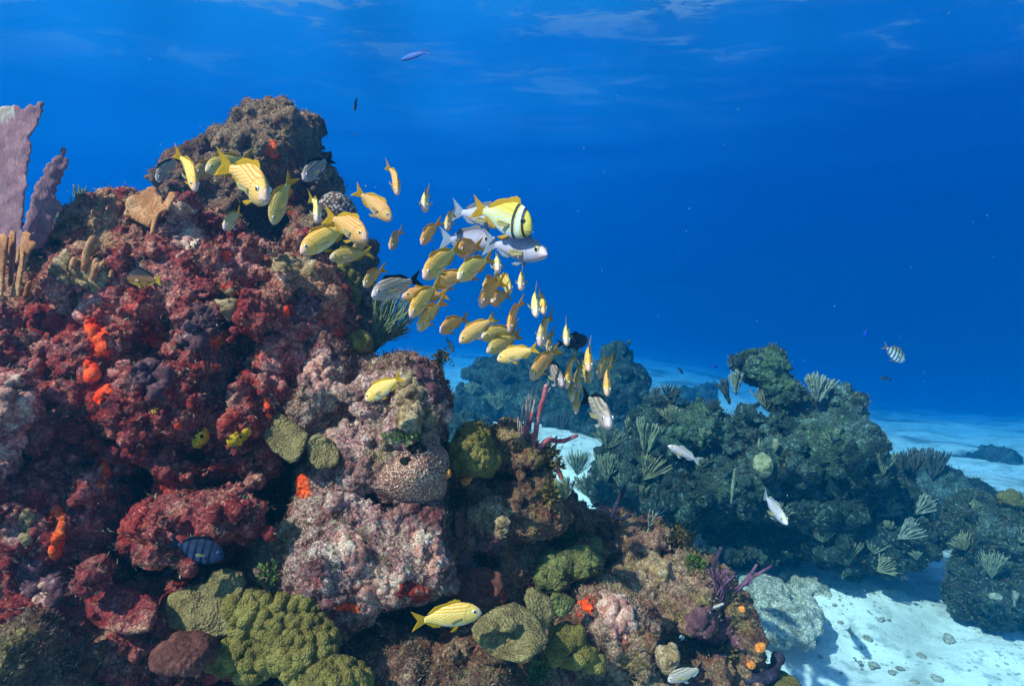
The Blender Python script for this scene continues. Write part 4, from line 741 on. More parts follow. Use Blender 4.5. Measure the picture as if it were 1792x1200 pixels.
for lab, mat, x, y, d, h, sp, le, n, r in (
    ('pale twin bushed sea rod in the notch of the dark outcrop, left half', M_gpal, 1428, 702, 4.45, 54, 20, -12, 12, 3.0), ('pale twin bushed sea rod in the notch of the dark outcrop, right half', M_gpal, 1434, 702, 4.45, 46, 18, 28, 12, 3.0),
    ('pale feathery sea rod left of the tall knoll', M_gpal, 1288, 690, 4.7, 44, 20, 0, 14, 2.2), ('dark thin sea rod left beside the feathery one', M_gdrk, 1277, 706, 4.7, 50, 14, -18, 6, 3.0), ('tan sea rod spread on the face of the tall knoll', M_gtan, 1342, 716, 4.3, 46, 44, 0, 14, 1.8),
    ('tan fan of fingers on the dark right face of the outcrop', M_gtan, 1444, 838, 3.95, 50, 38, 30, 16, 2.4), ('drooping tan fingers just below the tan fan', M_gtan, 1452, 838, 3.95, 42, 30, 165, 12, 2.4), ('tan sea rod on the lower slope beside the dark coral head', M_gtan, 1535, 902, 4.1, 46, 40, 62, 16, 2.2),
    ('pale sea rod pointing right in front of the dark coral head', M_gpal, 1600, 900, 4.3, 44, 34, 50, 16, 2.0), ('grey sea rod fan above the bright sand gap', M_gpal, 1572, 942, 4.0, 46, 34, 48, 16, 1.7), ('wide bluish sea rod patch over the sand at the outcrop foot', M_gorg, 1478, 988, 3.95, 52, 60, -8, 22, 1.7),
    ('low tan sea rod over the sand right of the bluish patch', M_gtan, 1535, 998, 3.95, 34, 50, 60, 14, 1.8), ('short pale sea rod above the low tan one', M_gorg, 1528, 968, 4.0, 34, 60, 20, 14, 1.6),
    ('tall pale green sea rod before the hazy tower', M_gorg, 1128, 790, 4.6, 62, 12, -6, 8, 3.2), ('second tall green sea rod right of the first', M_gorg, 1134, 790, 4.6, 52, 16, 22, 8, 3.0), ('bushy green sea rod under the hazy tower', M_gorg, 1062, 840, 5.0, 52, 34, 0, 20, 1.8), ('fan shaped tan sea rod left of the pinkish white fish', M_gtan, 1128, 838, 4.4, 52, 44, 34, 22, 1.7),
    ('green bush in the bright sand valley behind the rope sponge', M_gorg, 1010, 830, 5.4, 46, 40, 8, 20, 1.8), ('low green bush beneath the valley bush', M_gorg, 1030, 868, 5.0, 42, 46, -12, 20, 1.8), ('dark green bush above the black rope sponge', M_gorg, 1096, 868, 4.6, 46, 40, 4, 18, 1.8), ('small tan bush between dark bushes over the mound crest', M_gtan, 1122, 880, 4.4, 36, 44, 20, 16, 1.6),
    ('round netted green bush on the sand valley rim', M_gorg, 1064, 784, 5.2, 42, 60, 10, 26, 1.2), ('lone thin green rod left of the netted bush', M_gorg, 1100, 758, 5.6, 28, 18, 0, 6, 2.2), ('tan bush on the left shoulder of the outcrop', M_gtan, 1172, 740, 4.6, 34, 50, 0, 14, 1.6), ('dark bush on the crest left of the tall knoll', M_gdrk, 1240, 706, 4.7, 26, 40, 0, 12, 2.0),
    ('mossy sea rod on the right slope behind the outcrop', M_gorg, 1545, 830, 5.6, 48, 30, 0, 14, 2.0), ('upright sea rod bush on the slope skyline, first', M_gdrk, 1580, 828, 6.2, 42, 22, -4, 14, 2.2), ('upright sea rod bush on the slope skyline, second and widest', M_gdrk, 1600, 834, 6.0, 52, 26, 6, 16, 2.4), ('dark upright sea rod clump before the dark coral head', M_gdrk, 1632, 836, 6.4, 54, 28, 4, 18, 2.4),
    ('hazy blue sea rod left of the far right clump', M_gdrk, 1690, 816, 9.0, 26, 50, 0, 16, 1.8), ('hazy tall clump of rods far off at the right', M_gdrk, 1742, 826, 10.5, 44, 24, -8, 16, 2.6), ('grey bush at the left end of the right edge outcrop', M_gorg, 1712, 930, 4.0, 52, 44, -8, 24, 1.6), ('tan bush low on the right edge outcrop', M_gtan, 1690, 962, 3.95, 36, 50, -30, 16, 1.6), ('pale rod low on the right edge outcrop', M_gpal, 1775, 1060, 3.75, 30, 8, 0, 4, 2.2), ('bushy rods under the round knob at the right edge', M_gorg, 1735, 1010, 3.8, 48, 40, 0, 20, 1.7),
    ('hazy rods on the left side of the tall tower', M_gdrk, 1012, 712, 7.6, 34, 40, 0, 16, 1.8), ('two hazy upright rods right of the tall tower', M_gdrk, 1146, 708, 8.0, 32, 16, 6, 6, 3.0), ('third hazy rod right of the tall tower', M_gdrk, 1178, 704, 8.2, 26, 12, 18, 4, 3.0), ('blue hazy bush on the low reef behind the school', M_gdrk, 880, 668, 9.2, 26, 60, 0, 18, 1.8), ('pale hazy bush on the low reef left side', M_gorg, 826, 690, 8.4, 24, 60, 0, 18, 1.5), ('hazy green bush in front of the low reef', M_gorg, 870, 716, 7.6, 34, 60, 0, 22, 1.5), ('hazy green bush at the low reef right end', M_gorg, 930, 722, 7.4, 34, 60, 0, 22, 1.5), ('hazy bush before the low reef beside the rope sponge', M_gdrk, 980, 750, 7.0, 34, 60, 0, 22, 1.6), ('low bush by the ledge at the valley edge', M_gorg, 990, 872, 4.8, 40, 50, -10, 20, 1.7)):
    sea_rod(lab, mat, x, y, d, h, sp, le, n, r, seed=n)
rq = random.Random(31); q = 0
while q < 18:
    x, y = rq.uniform(1090, 1790), rq.uniform(640, 1030); i, j = int(y / 4), int(x / 4)
    if not 3.3 < ZB[i, j] < 6.5: continue
    sea_rod('small tufted sea rod growing on the dark coral outcrops', rq.choice((M_gtan, M_gorg, M_gorg, M_gdrk, M_gdrk)), x, y, 5, rq.uniform(14, 30), rq.uniform(25, 70), rq.uniform(-40, 40), rq.randint(8, 14), rq.uniform(1.3, 2.0), seed=100 + q, group='small tufted sea rods on the far outcrops', depth=.7); q += 1
# far outcrop details
coral('vase_sponge', 'brown U shaped sponge in the middle of the dark outcrop', M_gtan, [(1336, 812, 4.0, 18, 24, .08), (1328, 776, 4.02, 5, 16, .03), (1356, 780, 4.02, 5, 14, .03), (1338, 795, 3.95, 10, 8, .06, -1)], (1336, 836, 4.0), 'sponge', seed=130, h=.012, k=.04, noise=((6, .02),), fine=(30, .006))
blade('sea_fan', M_gorg, [(1278, 880), (1279, 850), (1284, 822), (1288, 818), (1288, 840), (1285, 862), (1281, 882)], 4.0, .02, 'thin upright green blade on the dark outcrop', 'sea fan', None, wob=(.02, 10), seed=5, step=3, jag=.4, rim=3)
coral('round_coral', 'round mossy knob on top of the right edge outcrop', M_green, [(1766, 872, 4.0, 16, 15, .06)], (1766, 888, 4.0), seed=131, h=.01, k=.03, noise=((8, .02),), fine=(40, .006), knob=(26, .03))
coral('lump_sponge', 'pale yellow lump on the right edge outcrop', M_gpal, [(1744, 1043, 3.72, 13, 7, .04)], (1744, 1050, 3.72), 'sponge', seed=132, h=.008, k=.02, noise=((10, .012),), fine=(50, .004))
coral('lobed_coral', 'dark blue lobed growth at the lower right corner of the mound', M_blk, [(1330, 1172, 2.0, 24, 14, .06), (1354, 1160, 2.0, 9, 16, .03), (1310, 1180, 2.0, 20, 12, .05), (1362, 1150, 2.0, 7, 9, .02)], (1330, 1190, 2.0), seed=133, h=.007, k=.025, noise=((9, .015),), fine=(50, .004))
# --- leafy algae
def alga(lab, mat, x, y, d, rx, ry, n, leaf, seed, up=.3):
    d = seat(x, y, d, .01); rg = random.Random(seed); base = P(x, y + ry, d); mb = MB(); s = d / F
    for _ in range(n):
        a, b, q = [max(-1.3, min(1.3, rg.gauss(0, .45))) for _ in range(3)]; c = np.array((a * rx * s, b * rx * s, q * ry * s)) + P(x, y, d)
        D = np.array((a + rg.uniform(-.6, .6), b - .3 + rg.uniform(-.6, .6), q + up + rg.uniform(-.5, .5))); D /= np.linalg.norm(D); Wd = np.cross(D, (rg.uniform(-1, 1), rg.uniform(-1, 1), rg.uniform(-1, 1))); Wd /= np.linalg.norm(Wd) + 1e-6; L = leaf * s * rg.uniform(.6, 1.3); nn = np.cross(D, Wd)
        mb.add([c, c + D * L * .5 + Wd * L * .32 + nn * L * .1, c + D * L, c + D * L * .5 - Wd * L * .32 + nn * L * .1], [(0, 1, 2, 3)])
    o = link('leafy_alga', mb.mesh('leafy_alga', base), mat); o.location = base; return tag(o, lab, 'alga', 'leafy algae tufts')
for a in (('dark green leafy tuft on the left of the big knobby coral', M_alga, 470, 1012, 1.52, 14, 26, 160, 9, 1), ('bright green leafy tuft on top of the mound', M_alga, 1214, 985, 2.02, 16, 16, 220, 7, 2), ('yellow green leafy tuft low at the bottom centre', M_alga, 942, 1178, 1.62, 18, 22, 260, 8, 3), ('brown fuzzy alga ball at the back of the mound', M_brna, 1185, 946, 2.3, 30, 24, 1100, 6, 4), ('golden brown leafy fringe on the right end of the ledge', M_brna, 962, 806, 2.08, 20, 30, 420, 9, 5), ('golden fringe hanging at the lower right of the ledge', M_brna, 960, 862, 2.08, 12, 22, 220, 8, 6), ('small green tuft in the grass green streak above the grainy coral', M_alga, 706, 762, 1.80, 26, 8, 160, 9, 7), ('small bushy twig on the top right corner of the pink block', M_brna, 774, 626, 1.98, 14, 14, 260, 6, 8), ('olive tuft beside the dark stub on the mound', M_brna, 1268, 1140, 1.9, 18, 16, 220, 7, 9)): alga(*a)

# --- rubble on the sand
rg = random.Random(77); stones = [(1425, 1125), (1470, 1090), (1490, 1108), (1520, 1120), (1508, 1134), (1495, 1152), (1505, 1160), (1432, 1152), (1450, 1190), (1525, 1168), (1532, 1165), (1562, 1178), (1575, 1170), (1640, 1190), (1600, 1195), (1660, 1120), (1540, 1086), (1556, 1084), (1330, 1110), (1345, 1050), (1460, 1060), (1480, 1000), (1470, 1180), (1420, 1180), (1610, 1150), (1355, 1135), (1700, 1180), (1560, 1035)]
BAL = {}
for k, (x, y) in enumerate(stones):
    if k < 6:
        me = rock_mesh('rubble_stone', [((0, 0, 0), (.05, .042, .026), 1), ((.02 * (k - 2), .015, .004), (.03, .03, .022), 1)], h=.0075, k=.02, noise=((9, .02), (20, .01)), seed=200 + k, fine=(50, .004)); me.materials.append(M_pale); BAL[k] = me
    lo, hi = 1.5, 8.0
    for _ in range(40):   # walk along the view ray until it meets the sand
        mid = (lo + hi) / 2; p = P(x, y, mid)
        if p[2] > fz(p[0], p[1]): lo = mid
        else: hi = mid
    p = P(x, y, lo); o = link('rubble_stone', BAL[k % 6]); s = rg.uniform(.22, .75); o.location = (p[0], p[1], fz(p[0], p[1]) + .012 * s); o.scale = (s, s, s * rg.uniform(.7, 1.1)); o.rotation_euler = (rg.uniform(-.3, .3), rg.uniform(-.3, .3), rg.uniform(0, 6.3)); tag(o, 'small grey rubble stone lying on the pale sand', 'stone', 'rubble stones on the sand')
mb = MB()
rgn = np.random.default_rng(3)
for k in range(2600):
    x = rgn.uniform(-1.0, 6.5); y = rgn.uniform(2.2, 9.5); r = .004 + .012 * rgn.random()**3
    if float(vnoise(np.array([[x * 1.1, y * 1.1, 3.0]]), 5)[0]) < rgn.uniform(-.5, .4): continue
    V = np.array([(1, 0, 0), (-1, 0, 0), (0, 1, 0), (0, -1, 0), (0, 0, 1), (0, 0, -1)]) * r * (1 + .5 * rgn.random((6, 3))) + (x, y, 0); mb.add(V, [(0, 2, 4), (2, 1, 4), (1, 3, 4), (3, 0, 4), (2, 0, 5), (1, 2, 5), (3, 1, 5), (0, 3, 5)])
gv = np.concatenate(mb.v); ctr = np.concatenate([np.repeat(v.mean(0)[None], 6, 0) for v in mb.v]); gv[:, 2] += floor_z(ctr[:, 0], ctr[:, 1]) + .004; mb.v = [gv]
tag(link('coral_gravel', mb.mesh('coral_gravel'), M_pale), 'loose coral gravel strewn over the sand', 'gravel', kind='stuff')
# --- fine turf growing on all the rocks
t = NT('turf_mat'); at = t.new('ShaderNodeAttribute', attribute_name='tint'); t.color(at.outputs['Color']); M_turf = t.m
rgn = np.random.default_rng(9); VV, FF, TT = [], [], []
pal = np.array([(.32, .22, .11), (.24, .14, .075), (.16, .06, .04), (.40, .28, .17), (.28, .09, .07), (.20, .16, .045), (.44, .26, .20), (.10, .06, .045)]); cnt = 0
for V, N, (n, size) in TURF:
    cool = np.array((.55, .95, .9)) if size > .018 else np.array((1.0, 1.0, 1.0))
    vis = (N * V).sum(1) / np.linalg.norm(V, axis=1) < .45; vis &= (N[:, 2] > -.55); pz = fbm(V * 6, 2, 4); vis &= (pz > -.25)
    idx = np.flatnonzero(vis); idx = rgn.choice(idx, min(n, len(idx)), replace=False)
    for rep in range(3):
        p, nn = V[idx], N[idx]; m = len(idx); D = nn + rgn.normal(0, .55, (m, 3)) + (0, 0, .25); D /= np.linalg.norm(D, axis=1)[:, None]; Wd = np.cross(D, rgn.normal(0, 1, (m, 3))); Wd /= np.linalg.norm(Wd, axis=1)[:, None] + 1e-6
        L = (size * rgn.uniform(.35, 1.1, m))[:, None]; w = L * .13; j = rgn.normal(0, size * .5, (m, 3)); a = p + j - nn * size * .2
        q = np.stack([a - Wd * w, a + Wd * w, a + D * L + Wd * w * .2, a + D * L - Wd * w * .2], 1).reshape(-1, 3); VV.append(q); FF.append(np.arange(4 * m).reshape(m, 4) + cnt); cnt += 4 * m
        ci = (np.clip(fbm(p * 5, 2, 8) * .5 + .5, 0, 1) * 5 + rgn.uniform(0, 3, m)).astype(int) % len(pal); TT.append(np.repeat(cool * pal[ci] * rgn.uniform(.4, 1.1, (m, 1)), 4, 0))
me = mesh_np('algae_turf', np.concatenate(VV), np.concatenate(FF), smooth=False); col_attr(me, 'tint', np.concatenate(TT)); tag(link('algae_turf', me, M_turf), 'short fuzzy algal turf growing over the reef rocks', 'algae', kind='stuff')
# --- drifting specks
mb = MB()
for k in range(150):
    d = rgn.uniform(.7, 4.5); c = P(rgn.uniform(0, 1792), rgn.uniform(0, 1200), d); r = rgn.uniform(.0006, .0014) * d**.5
    V = np.array([(1, 0, 0), (-1, 0, 0), (0, 1, 0), (0, -1, 0), (0, 0, 1), (0, 0, -1)]) * r * rgn.uniform(.6, 1.2, (6, 1)) + c; mb.add(V, [(0, 2, 4), (2, 1, 4), (1, 3, 4), (3, 0, 4), (2, 0, 5), (1, 2, 5), (3, 1, 5), (0, 3, 5)])
tag(link('drifting_specks', mb.mesh('drifting_specks'), plain('speck_mat', (.5, .52, .5), .8)), 'tiny pale specks drifting in the water', 'plankton', kind='stuff')
# ================================================================ FISH
def smooth_interp(x, xs, ys):
    """monotone-ish cubic through the profile points (xs descending from nose to tail)"""
    xs = np.array(xs[::-1]); ys = np.array(ys[::-1]); m = np.gradient(ys, xs)
    i = np.clip(np.searchsorted(xs, x) - 1, 0, len(xs) - 2); h = xs[i + 1] - xs[i]; t = np.clip((x - xs[i]) / h, 0, 1)
    return (2*t**3 - 3*t**2 + 1) * ys[i] + (t**3 - 2*t**2 + t) * h * m[i] + (-2*t**3 + 3*t**2) * ys[i + 1] + (t**3 - t**2) * h * m[i + 1]
PX = [.50, .475, .43, .35, .24, .10, -.06, -.18, -.27, -.32]
PROF = {
    'grunt': ([.000, .046, .094, .146, .176, .178, .146, .095, .056, .050], [-.018, -.052, -.086, -.120, -.148, -.152, -.126, -.078, -.048, -.046], [.010, .034, .054, .070, .078, .072, .055, .032, .018, .010]),
    'snapper': ([.000, .030, .060, .100, .130, .135, .110, .072, .044, .040], [-.014, -.036, -.060, -.086, -.108, -.112, -.092, -.058, -.036, -.036], [.010, .028, .046, .062, .070, .064, .050, .030, .017, .010]),
    'porkfish': ([.000, .070, .135, .200, .232, .225, .165, .095, .055, .050], [-.020, -.060, -.095, -.135, -.165, -.170, -.135, -.080, -.048, -.046], [.010, .036, .058, .074, .082, .074, .054, .032, .018, .010]),
    'oval': ([.000, .070, .130, .190, .225, .225, .180, .105, .045, .040], [-.010, -.060, -.110, -.165, -.205, -.210, -.170, -.095, -.040, -.038], [.010, .036, .056, .070, .076, .068, .050, .028, .015, .010]),
    'slender': ([.000, .022, .042, .068, .086, .088, .072, .050, .032, .028], [-.010, -.028, -.046, -.068, -.086, -.088, -.070, -.046, -.028, -.026], [.008, .024, .038, .050, .054, .050, .038, .024, .014, .008]),
}
def bend_pts(V, k):
    V = np.array(V, float); t = np.clip(.12 - V[..., 0], 0, None); V[..., 1] += k * t * t * 1.6; return V
def sheet(base, tip, rows=5, thick=.006, wave=.0, k=0.0, side=None):
    """thin solid fin between a base curve and an edge curve"""
    base = np.array(base, float); tip = np.array(tip, float); n = len(base); V = []
    for s in (1, -1):
        for r in range(rows + 1):
            t = r / rows; q = base + (tip - base) * t
            off = np.zeros_like(q); th = thick * (1 - .8 * t) / 2 * s
            nrm = np.array((0, 1.0, 0)) if side is None else np.array(side, float)
            off += nrm * th
            if wave: off += nrm * (wave * t * np.sin(np.linspace(0, 9, n)))[:, None]
            V.append(q + off)
    V = np.concatenate(V); m = (rows + 1) * n; Fs = []
    for r in range(rows):
        for c in range(n - 1):
            a, b, d, e = r * n + c, r * n + c + 1, (r + 1) * n + c + 1, (r + 1) * n + c
            Fs.append((a, b, d, e)); Fs.append((m + a, m + e, m + d, m + b))
    rim = [r * n for r in range(rows + 1)] + [rows * n + c for c in range(1, n)] + [r * n + n - 1 for r in range(rows - 1, -1, -1)] + [c for c in range(n - 2, 0, -1)]
    for a, b in zip(rim, rim[1:] + rim[:1]): Fs.append((a, b, m + b, m + a))
    return bend_pts(V, k), Fs
def fish_mat(name, back, side, belly, stripe=None, head=None, bars=None, freq=172, spec=.35, nose=None, cap=None):
    t = NT(name); t._c = t.new('ShaderNodeTexCoord').outputs['Object']; x, y, z = t.sep(t.coord()); oi = t.new('ShaderNodeObjectInfo')
    c = t.ramp(t.math('MULTIPLY_ADD', z, 3.1, .5), [(.10, belly), (.30, side), (.62, side), (.86, back)])
    if stripe:
        # slightly wavy lines: level above, slanting up below the lateral line
        sl = t.math('MULTIPLY', t.math('LESS_THAN', z, .055), t.math('MULTIPLY', t.math('SUBTRACT', x, .15), .42))
        wv = t.math('ADD', t.math('SUBTRACT', z, sl), t.math('MULTIPLY', t.noise(9, 3), .030))
        s = t.ramp(t.math('MULTIPLY_ADD', t.math('SINE', t.math('MULTIPLY', wv, freq)), .5, .5), [(.40, 0), (.75, 1)])
        s = t.math('MULTIPLY', s, t.ramp(t.math('MULTIPLY_ADD', z, 3.1, .5), [(.12, 0), (.28, 1)]))
        c = t.mix(t.math('MULTIPLY', s, .75), c, stripe)
    if head: c = t.mix(t.ramp(x, [(.24, 0), (.40, .85)]), c, head)
    if cap: c = t.mix(t.math('MULTIPLY', t.ramp(x, [(.20, 0), (.36, 1)]), t.ramp(z, [(.03, 0), (.09, .9)])), c, cap)
    if bars:
        for x0, w, sl, col in bars:
            d = t.math('ABSOLUTE', t.math('SUBTRACT', t.math('SUBTRACT', x, x0), t.math('MULTIPLY', z, sl)))
            c = t.mix(t.ramp(d, [(w * .8, 1), (w, 0)]), c, col)
    if nose: c = t.mix(t.ramp(x, [(.40, 0), (.46, .9)]), c, nose)
    # gill cover edge and mouth line
    gx = t.math('SUBTRACT', x, .375); gd = t.math('ABSOLUTE', t.math('SUBTRACT', t.math('SQRT', t.math('ADD', t.math('MULTIPLY', gx, gx), t.math('MULTIPLY', t.math('MULTIPLY', z, z), .75))), .128))
    c = t.mix(t.math('MULTIPLY', t.ramp(gd, [(.003, .55), (.011, 0)]), t.math('LESS_THAN', x, .36)), c, tuple(q * .35 for q in side))
    md = t.math('ABSOLUTE', t.math('ADD', t.math('MULTIPLY', t.math('SUBTRACT', .5, x), .42), t.math('ADD', z, .012)))
    c = t.mix(t.math('MULTIPLY', t.ramp(md, [(.002, .8), (.006, 0)]), t.math('GREATER_THAN', x, .425)), c, (.12, .05, .04))
    hs = t.new('ShaderNodeHueSaturation'); t.L(c, hs.inputs['Color'])
    t.L(t.math('MULTIPLY_ADD', oi.outputs['Random'], .02, .49), hs.inputs['Hue']); t.L(t.math('MULTIPLY_ADD', oi.outputs['Random'], .35, .80), hs.inputs['Value'])
    mp = t.new('ShaderNodeMapping'); t.L(t.coord(), mp.inputs[0]); mp.inputs['Scale'].default_value = (1, .3, 1.3)
    t.bump(t.voro(70, vec=mp.outputs[0]), .35, .006)
    t.b.inputs['Roughness'].default_value = .52; t.b.inputs['Specular IOR Level'].default_value = spec
    t.L(hs.outputs[0], t.b.inputs['Base Color']); return t.m
def fin_mat(name, colr, edge=None):
    t = NT(name); x, y, z = t.sep(t.coord())
    ray = t.math('MULTIPLY_ADD', t.math('SINE', t.math('MULTIPLY', t.math('ADD', x, t.math('MULTIPLY', z, .8)), 170)), .5, .5)
    c = t.mix(ray, tuple(q * .62 for q in colr), colr)
    t.color(c); t.b.inputs['Roughness'].default_value = .5
    tl = t.new('ShaderNodeBsdfTranslucent'); t.L(c, tl.inputs[0]); ms = t.new('ShaderNodeMixShader'); ms.inputs[0].default_value = .45
    t.L(t.b.outputs[0], ms.inputs[1]); t.L(tl.outputs[0], ms.inputs[2]); t.L(ms.outputs[0], t.out.inputs[0]); return t.m
M_iris = plain('pale_iris', (.80, .72, .70), .15); M_irisy = plain('yellow_iris', (.75, .62, .15), .15); M_irisd = plain('dark_iris', (.08, .08, .10), .15); M_pupil = plain('black_pupil', (.006, .006, .01), .08)
F_yel, F_olv, F_dark, F_grey, F_silv, F_blk, F_pale, F_blue = [fin_mat(n, c) for n, c in (('yellow_fin', (.88, .46, .02)), ('olive_fin', (.70, .40, .02)), ('black_fin', (.012, .012, .02)), ('grey_fin', (.32, .26, .26)), ('silver_fin', (.50, .50, .62)), ('ink_fin', (.008, .010, .03)), ('pale_fin', (.62, .60, .58)), ('blue_fin', (.10, .18, .55)))]
F_pec = fin_mat('straw_fin', (.80, .62, .30))
# species: profile, body material, fin materials (tail, dorsal, paired), iris, eye radius, tail fork
YEL = fish_mat('striped_yellow_skin', (.80, .28, .012), (.88, .38, .045), (.88, .55, .42), stripe=(.92, .56, .27), head=(.95, .46, .08), nose=(.95, .48, .36))
ORA = fish_mat('striped_orange_skin', (.86, .30, .008), (.95, .40, .025), (.92, .58, .40), stripe=(.95, .62, .22), head=(.95, .36, .07), nose=(.95, .46, .38))
OLV = fish_mat('striped_olive_skin', (.50, .25, .02), (.68, .36, .05), (.78, .52, .34), stripe=(.82, .54, .20), head=(.70, .40, .09), nose=(.80, .46, .32))
PAL = fish_mat('pale_straw_skin', (.80, .50, .09), (.90, .62, .22), (.94, .76, .60), stripe=(.92, .72, .28), head=(.92, .58, .30), nose=(.95, .52, .46))
GRY = fish_mat('grey_skin', (.20, .12, .09), (.32, .22, .185), (.55, .45, .43), head=(.42, .26, .22), nose=(.70, .45, .44), stripe=(.48, .38, .30), freq=110)
SLV = fish_mat('silver_skin', (.30, .22, .30), (.46, .38, .50), (.64, .56, .66), head=(.48, .33, .38), nose=(.66, .42, .46), cap=(.34, .19, .20), spec=.5)
WHT = fish_mat('pinkish_white_skin', (.42, .29, .26), (.60, .47, .52), (.70, .60, .66), nose=(.85, .70, .72), cap=(.62, .50, .40))
POR = fish_mat('porkfish_skin', (.56, .36, .04), (.56, .52, .44), (.66, .62, .66), stripe=(.74, .56, .08), freq=110, head=(.66, .42, .04), bars=[(.25, .026, -.15, (.012, .012, .014)), (.33, .034, -.15, (.62, .62, .56)), (.405, .022, -.35, (.012, .012, .014))])
INK = fish_mat('blue_black_skin', (.006, .008, .022), (.008, .011, .032), (.008, .010, .026), nose=(.20, .10, .16))
SGT = fish_mat('barred_skin', (.24, .28, .20), (.52, .58, .62), (.72, .78, .82), bars=[(x, .024, -.12, (.008, .012, .04)) for x in (.26, .13, 0, -.13, -.25)])
DAM = fish_mat('two_tone_skin', (.03, .018, .025), (.26, .10, .035), (.90, .40, .07), spec=.1)
SGT_SHADE = fish_mat('sergeant_skin_cave_shade', (.02, .025, .06), (.035, .04, .10), (.05, .055, .12), bars=[(x, .024, -.12, (.006, .008, .025)) for x in (.26, .13, 0, -.13, -.25)], spec=.1)
CHR = fish_mat('blue_skin', (.35, .32, .62), (.05, .12, .55), (.52, .62, .85))
DRK = fish_mat('dark_navy_skin', (.012, .016, .04), (.022, .03, .06), (.05, .07, .1))
BLU = fish_mat('ultramarine_skin', (.01, .015, .35), (.015, .03, .6), (.02, .04, .6))
SPEC = {'yellow': ('grunt', YEL, F_yel, F_yel, F_yel, M_iris, .027, .5), 'orange': ('grunt', ORA, F_yel, F_yel, F_yel, M_iris, .027, .5), 'olive': ('grunt', OLV, F_olv, F_olv, F_olv, M_iris, .026, .5), 'pale': ('grunt', PAL, F_olv, F_olv, F_pale, M_iris, .027, .5),
        'grey': ('grunt', GRY, F_dark, F_dark, F_pale, M_iris, .027, .5), 'silver': ('snapper', SLV, F_silv, F_grey, F_silv, M_irisy, .030, .45), 'white': ('snapper', WHT, F_pale, F_pale, F_pale, M_irisy, .026, .35),
        'porkfish': ('porkfish', POR, F_yel, F_yel, F_yel, M_irisd, .036, .5), 'ink': ('oval', INK, F_blk, F_blk, F_blk, M_irisd, .022, .6), 'sergeant': ('oval', SGT, F_grey, F_grey, F_grey, M_irisd, .03, .5),
        'dusky': ('oval', SGT_SHADE, F_blk, F_blk, F_blk, M_irisd, .03, .5),  # sergeant with the cave's shade painted into skin and fins
        'damsel': ('porkfish', DAM, F_olv, F_dark, F_olv, M_irisd, .034, .35), 'chromis': ('slender', CHR, F_blue, F_blue, F_blue, M_irisd, .024, .7), 'dark': ('snapper', DRK, F_blk, F_blk, F_blk, M_irisd, .024, .45), 'blue': ('porkfish', BLU, F_blue, F_blue, F_blue, M_irisd, .03, .5)}
FULL = {'dusky', 'yellow', 'orange', 'olive', 'pale', 'grey', 'silver', 'white', 'porkfish', 'ink', 'sergeant', 'damsel'}
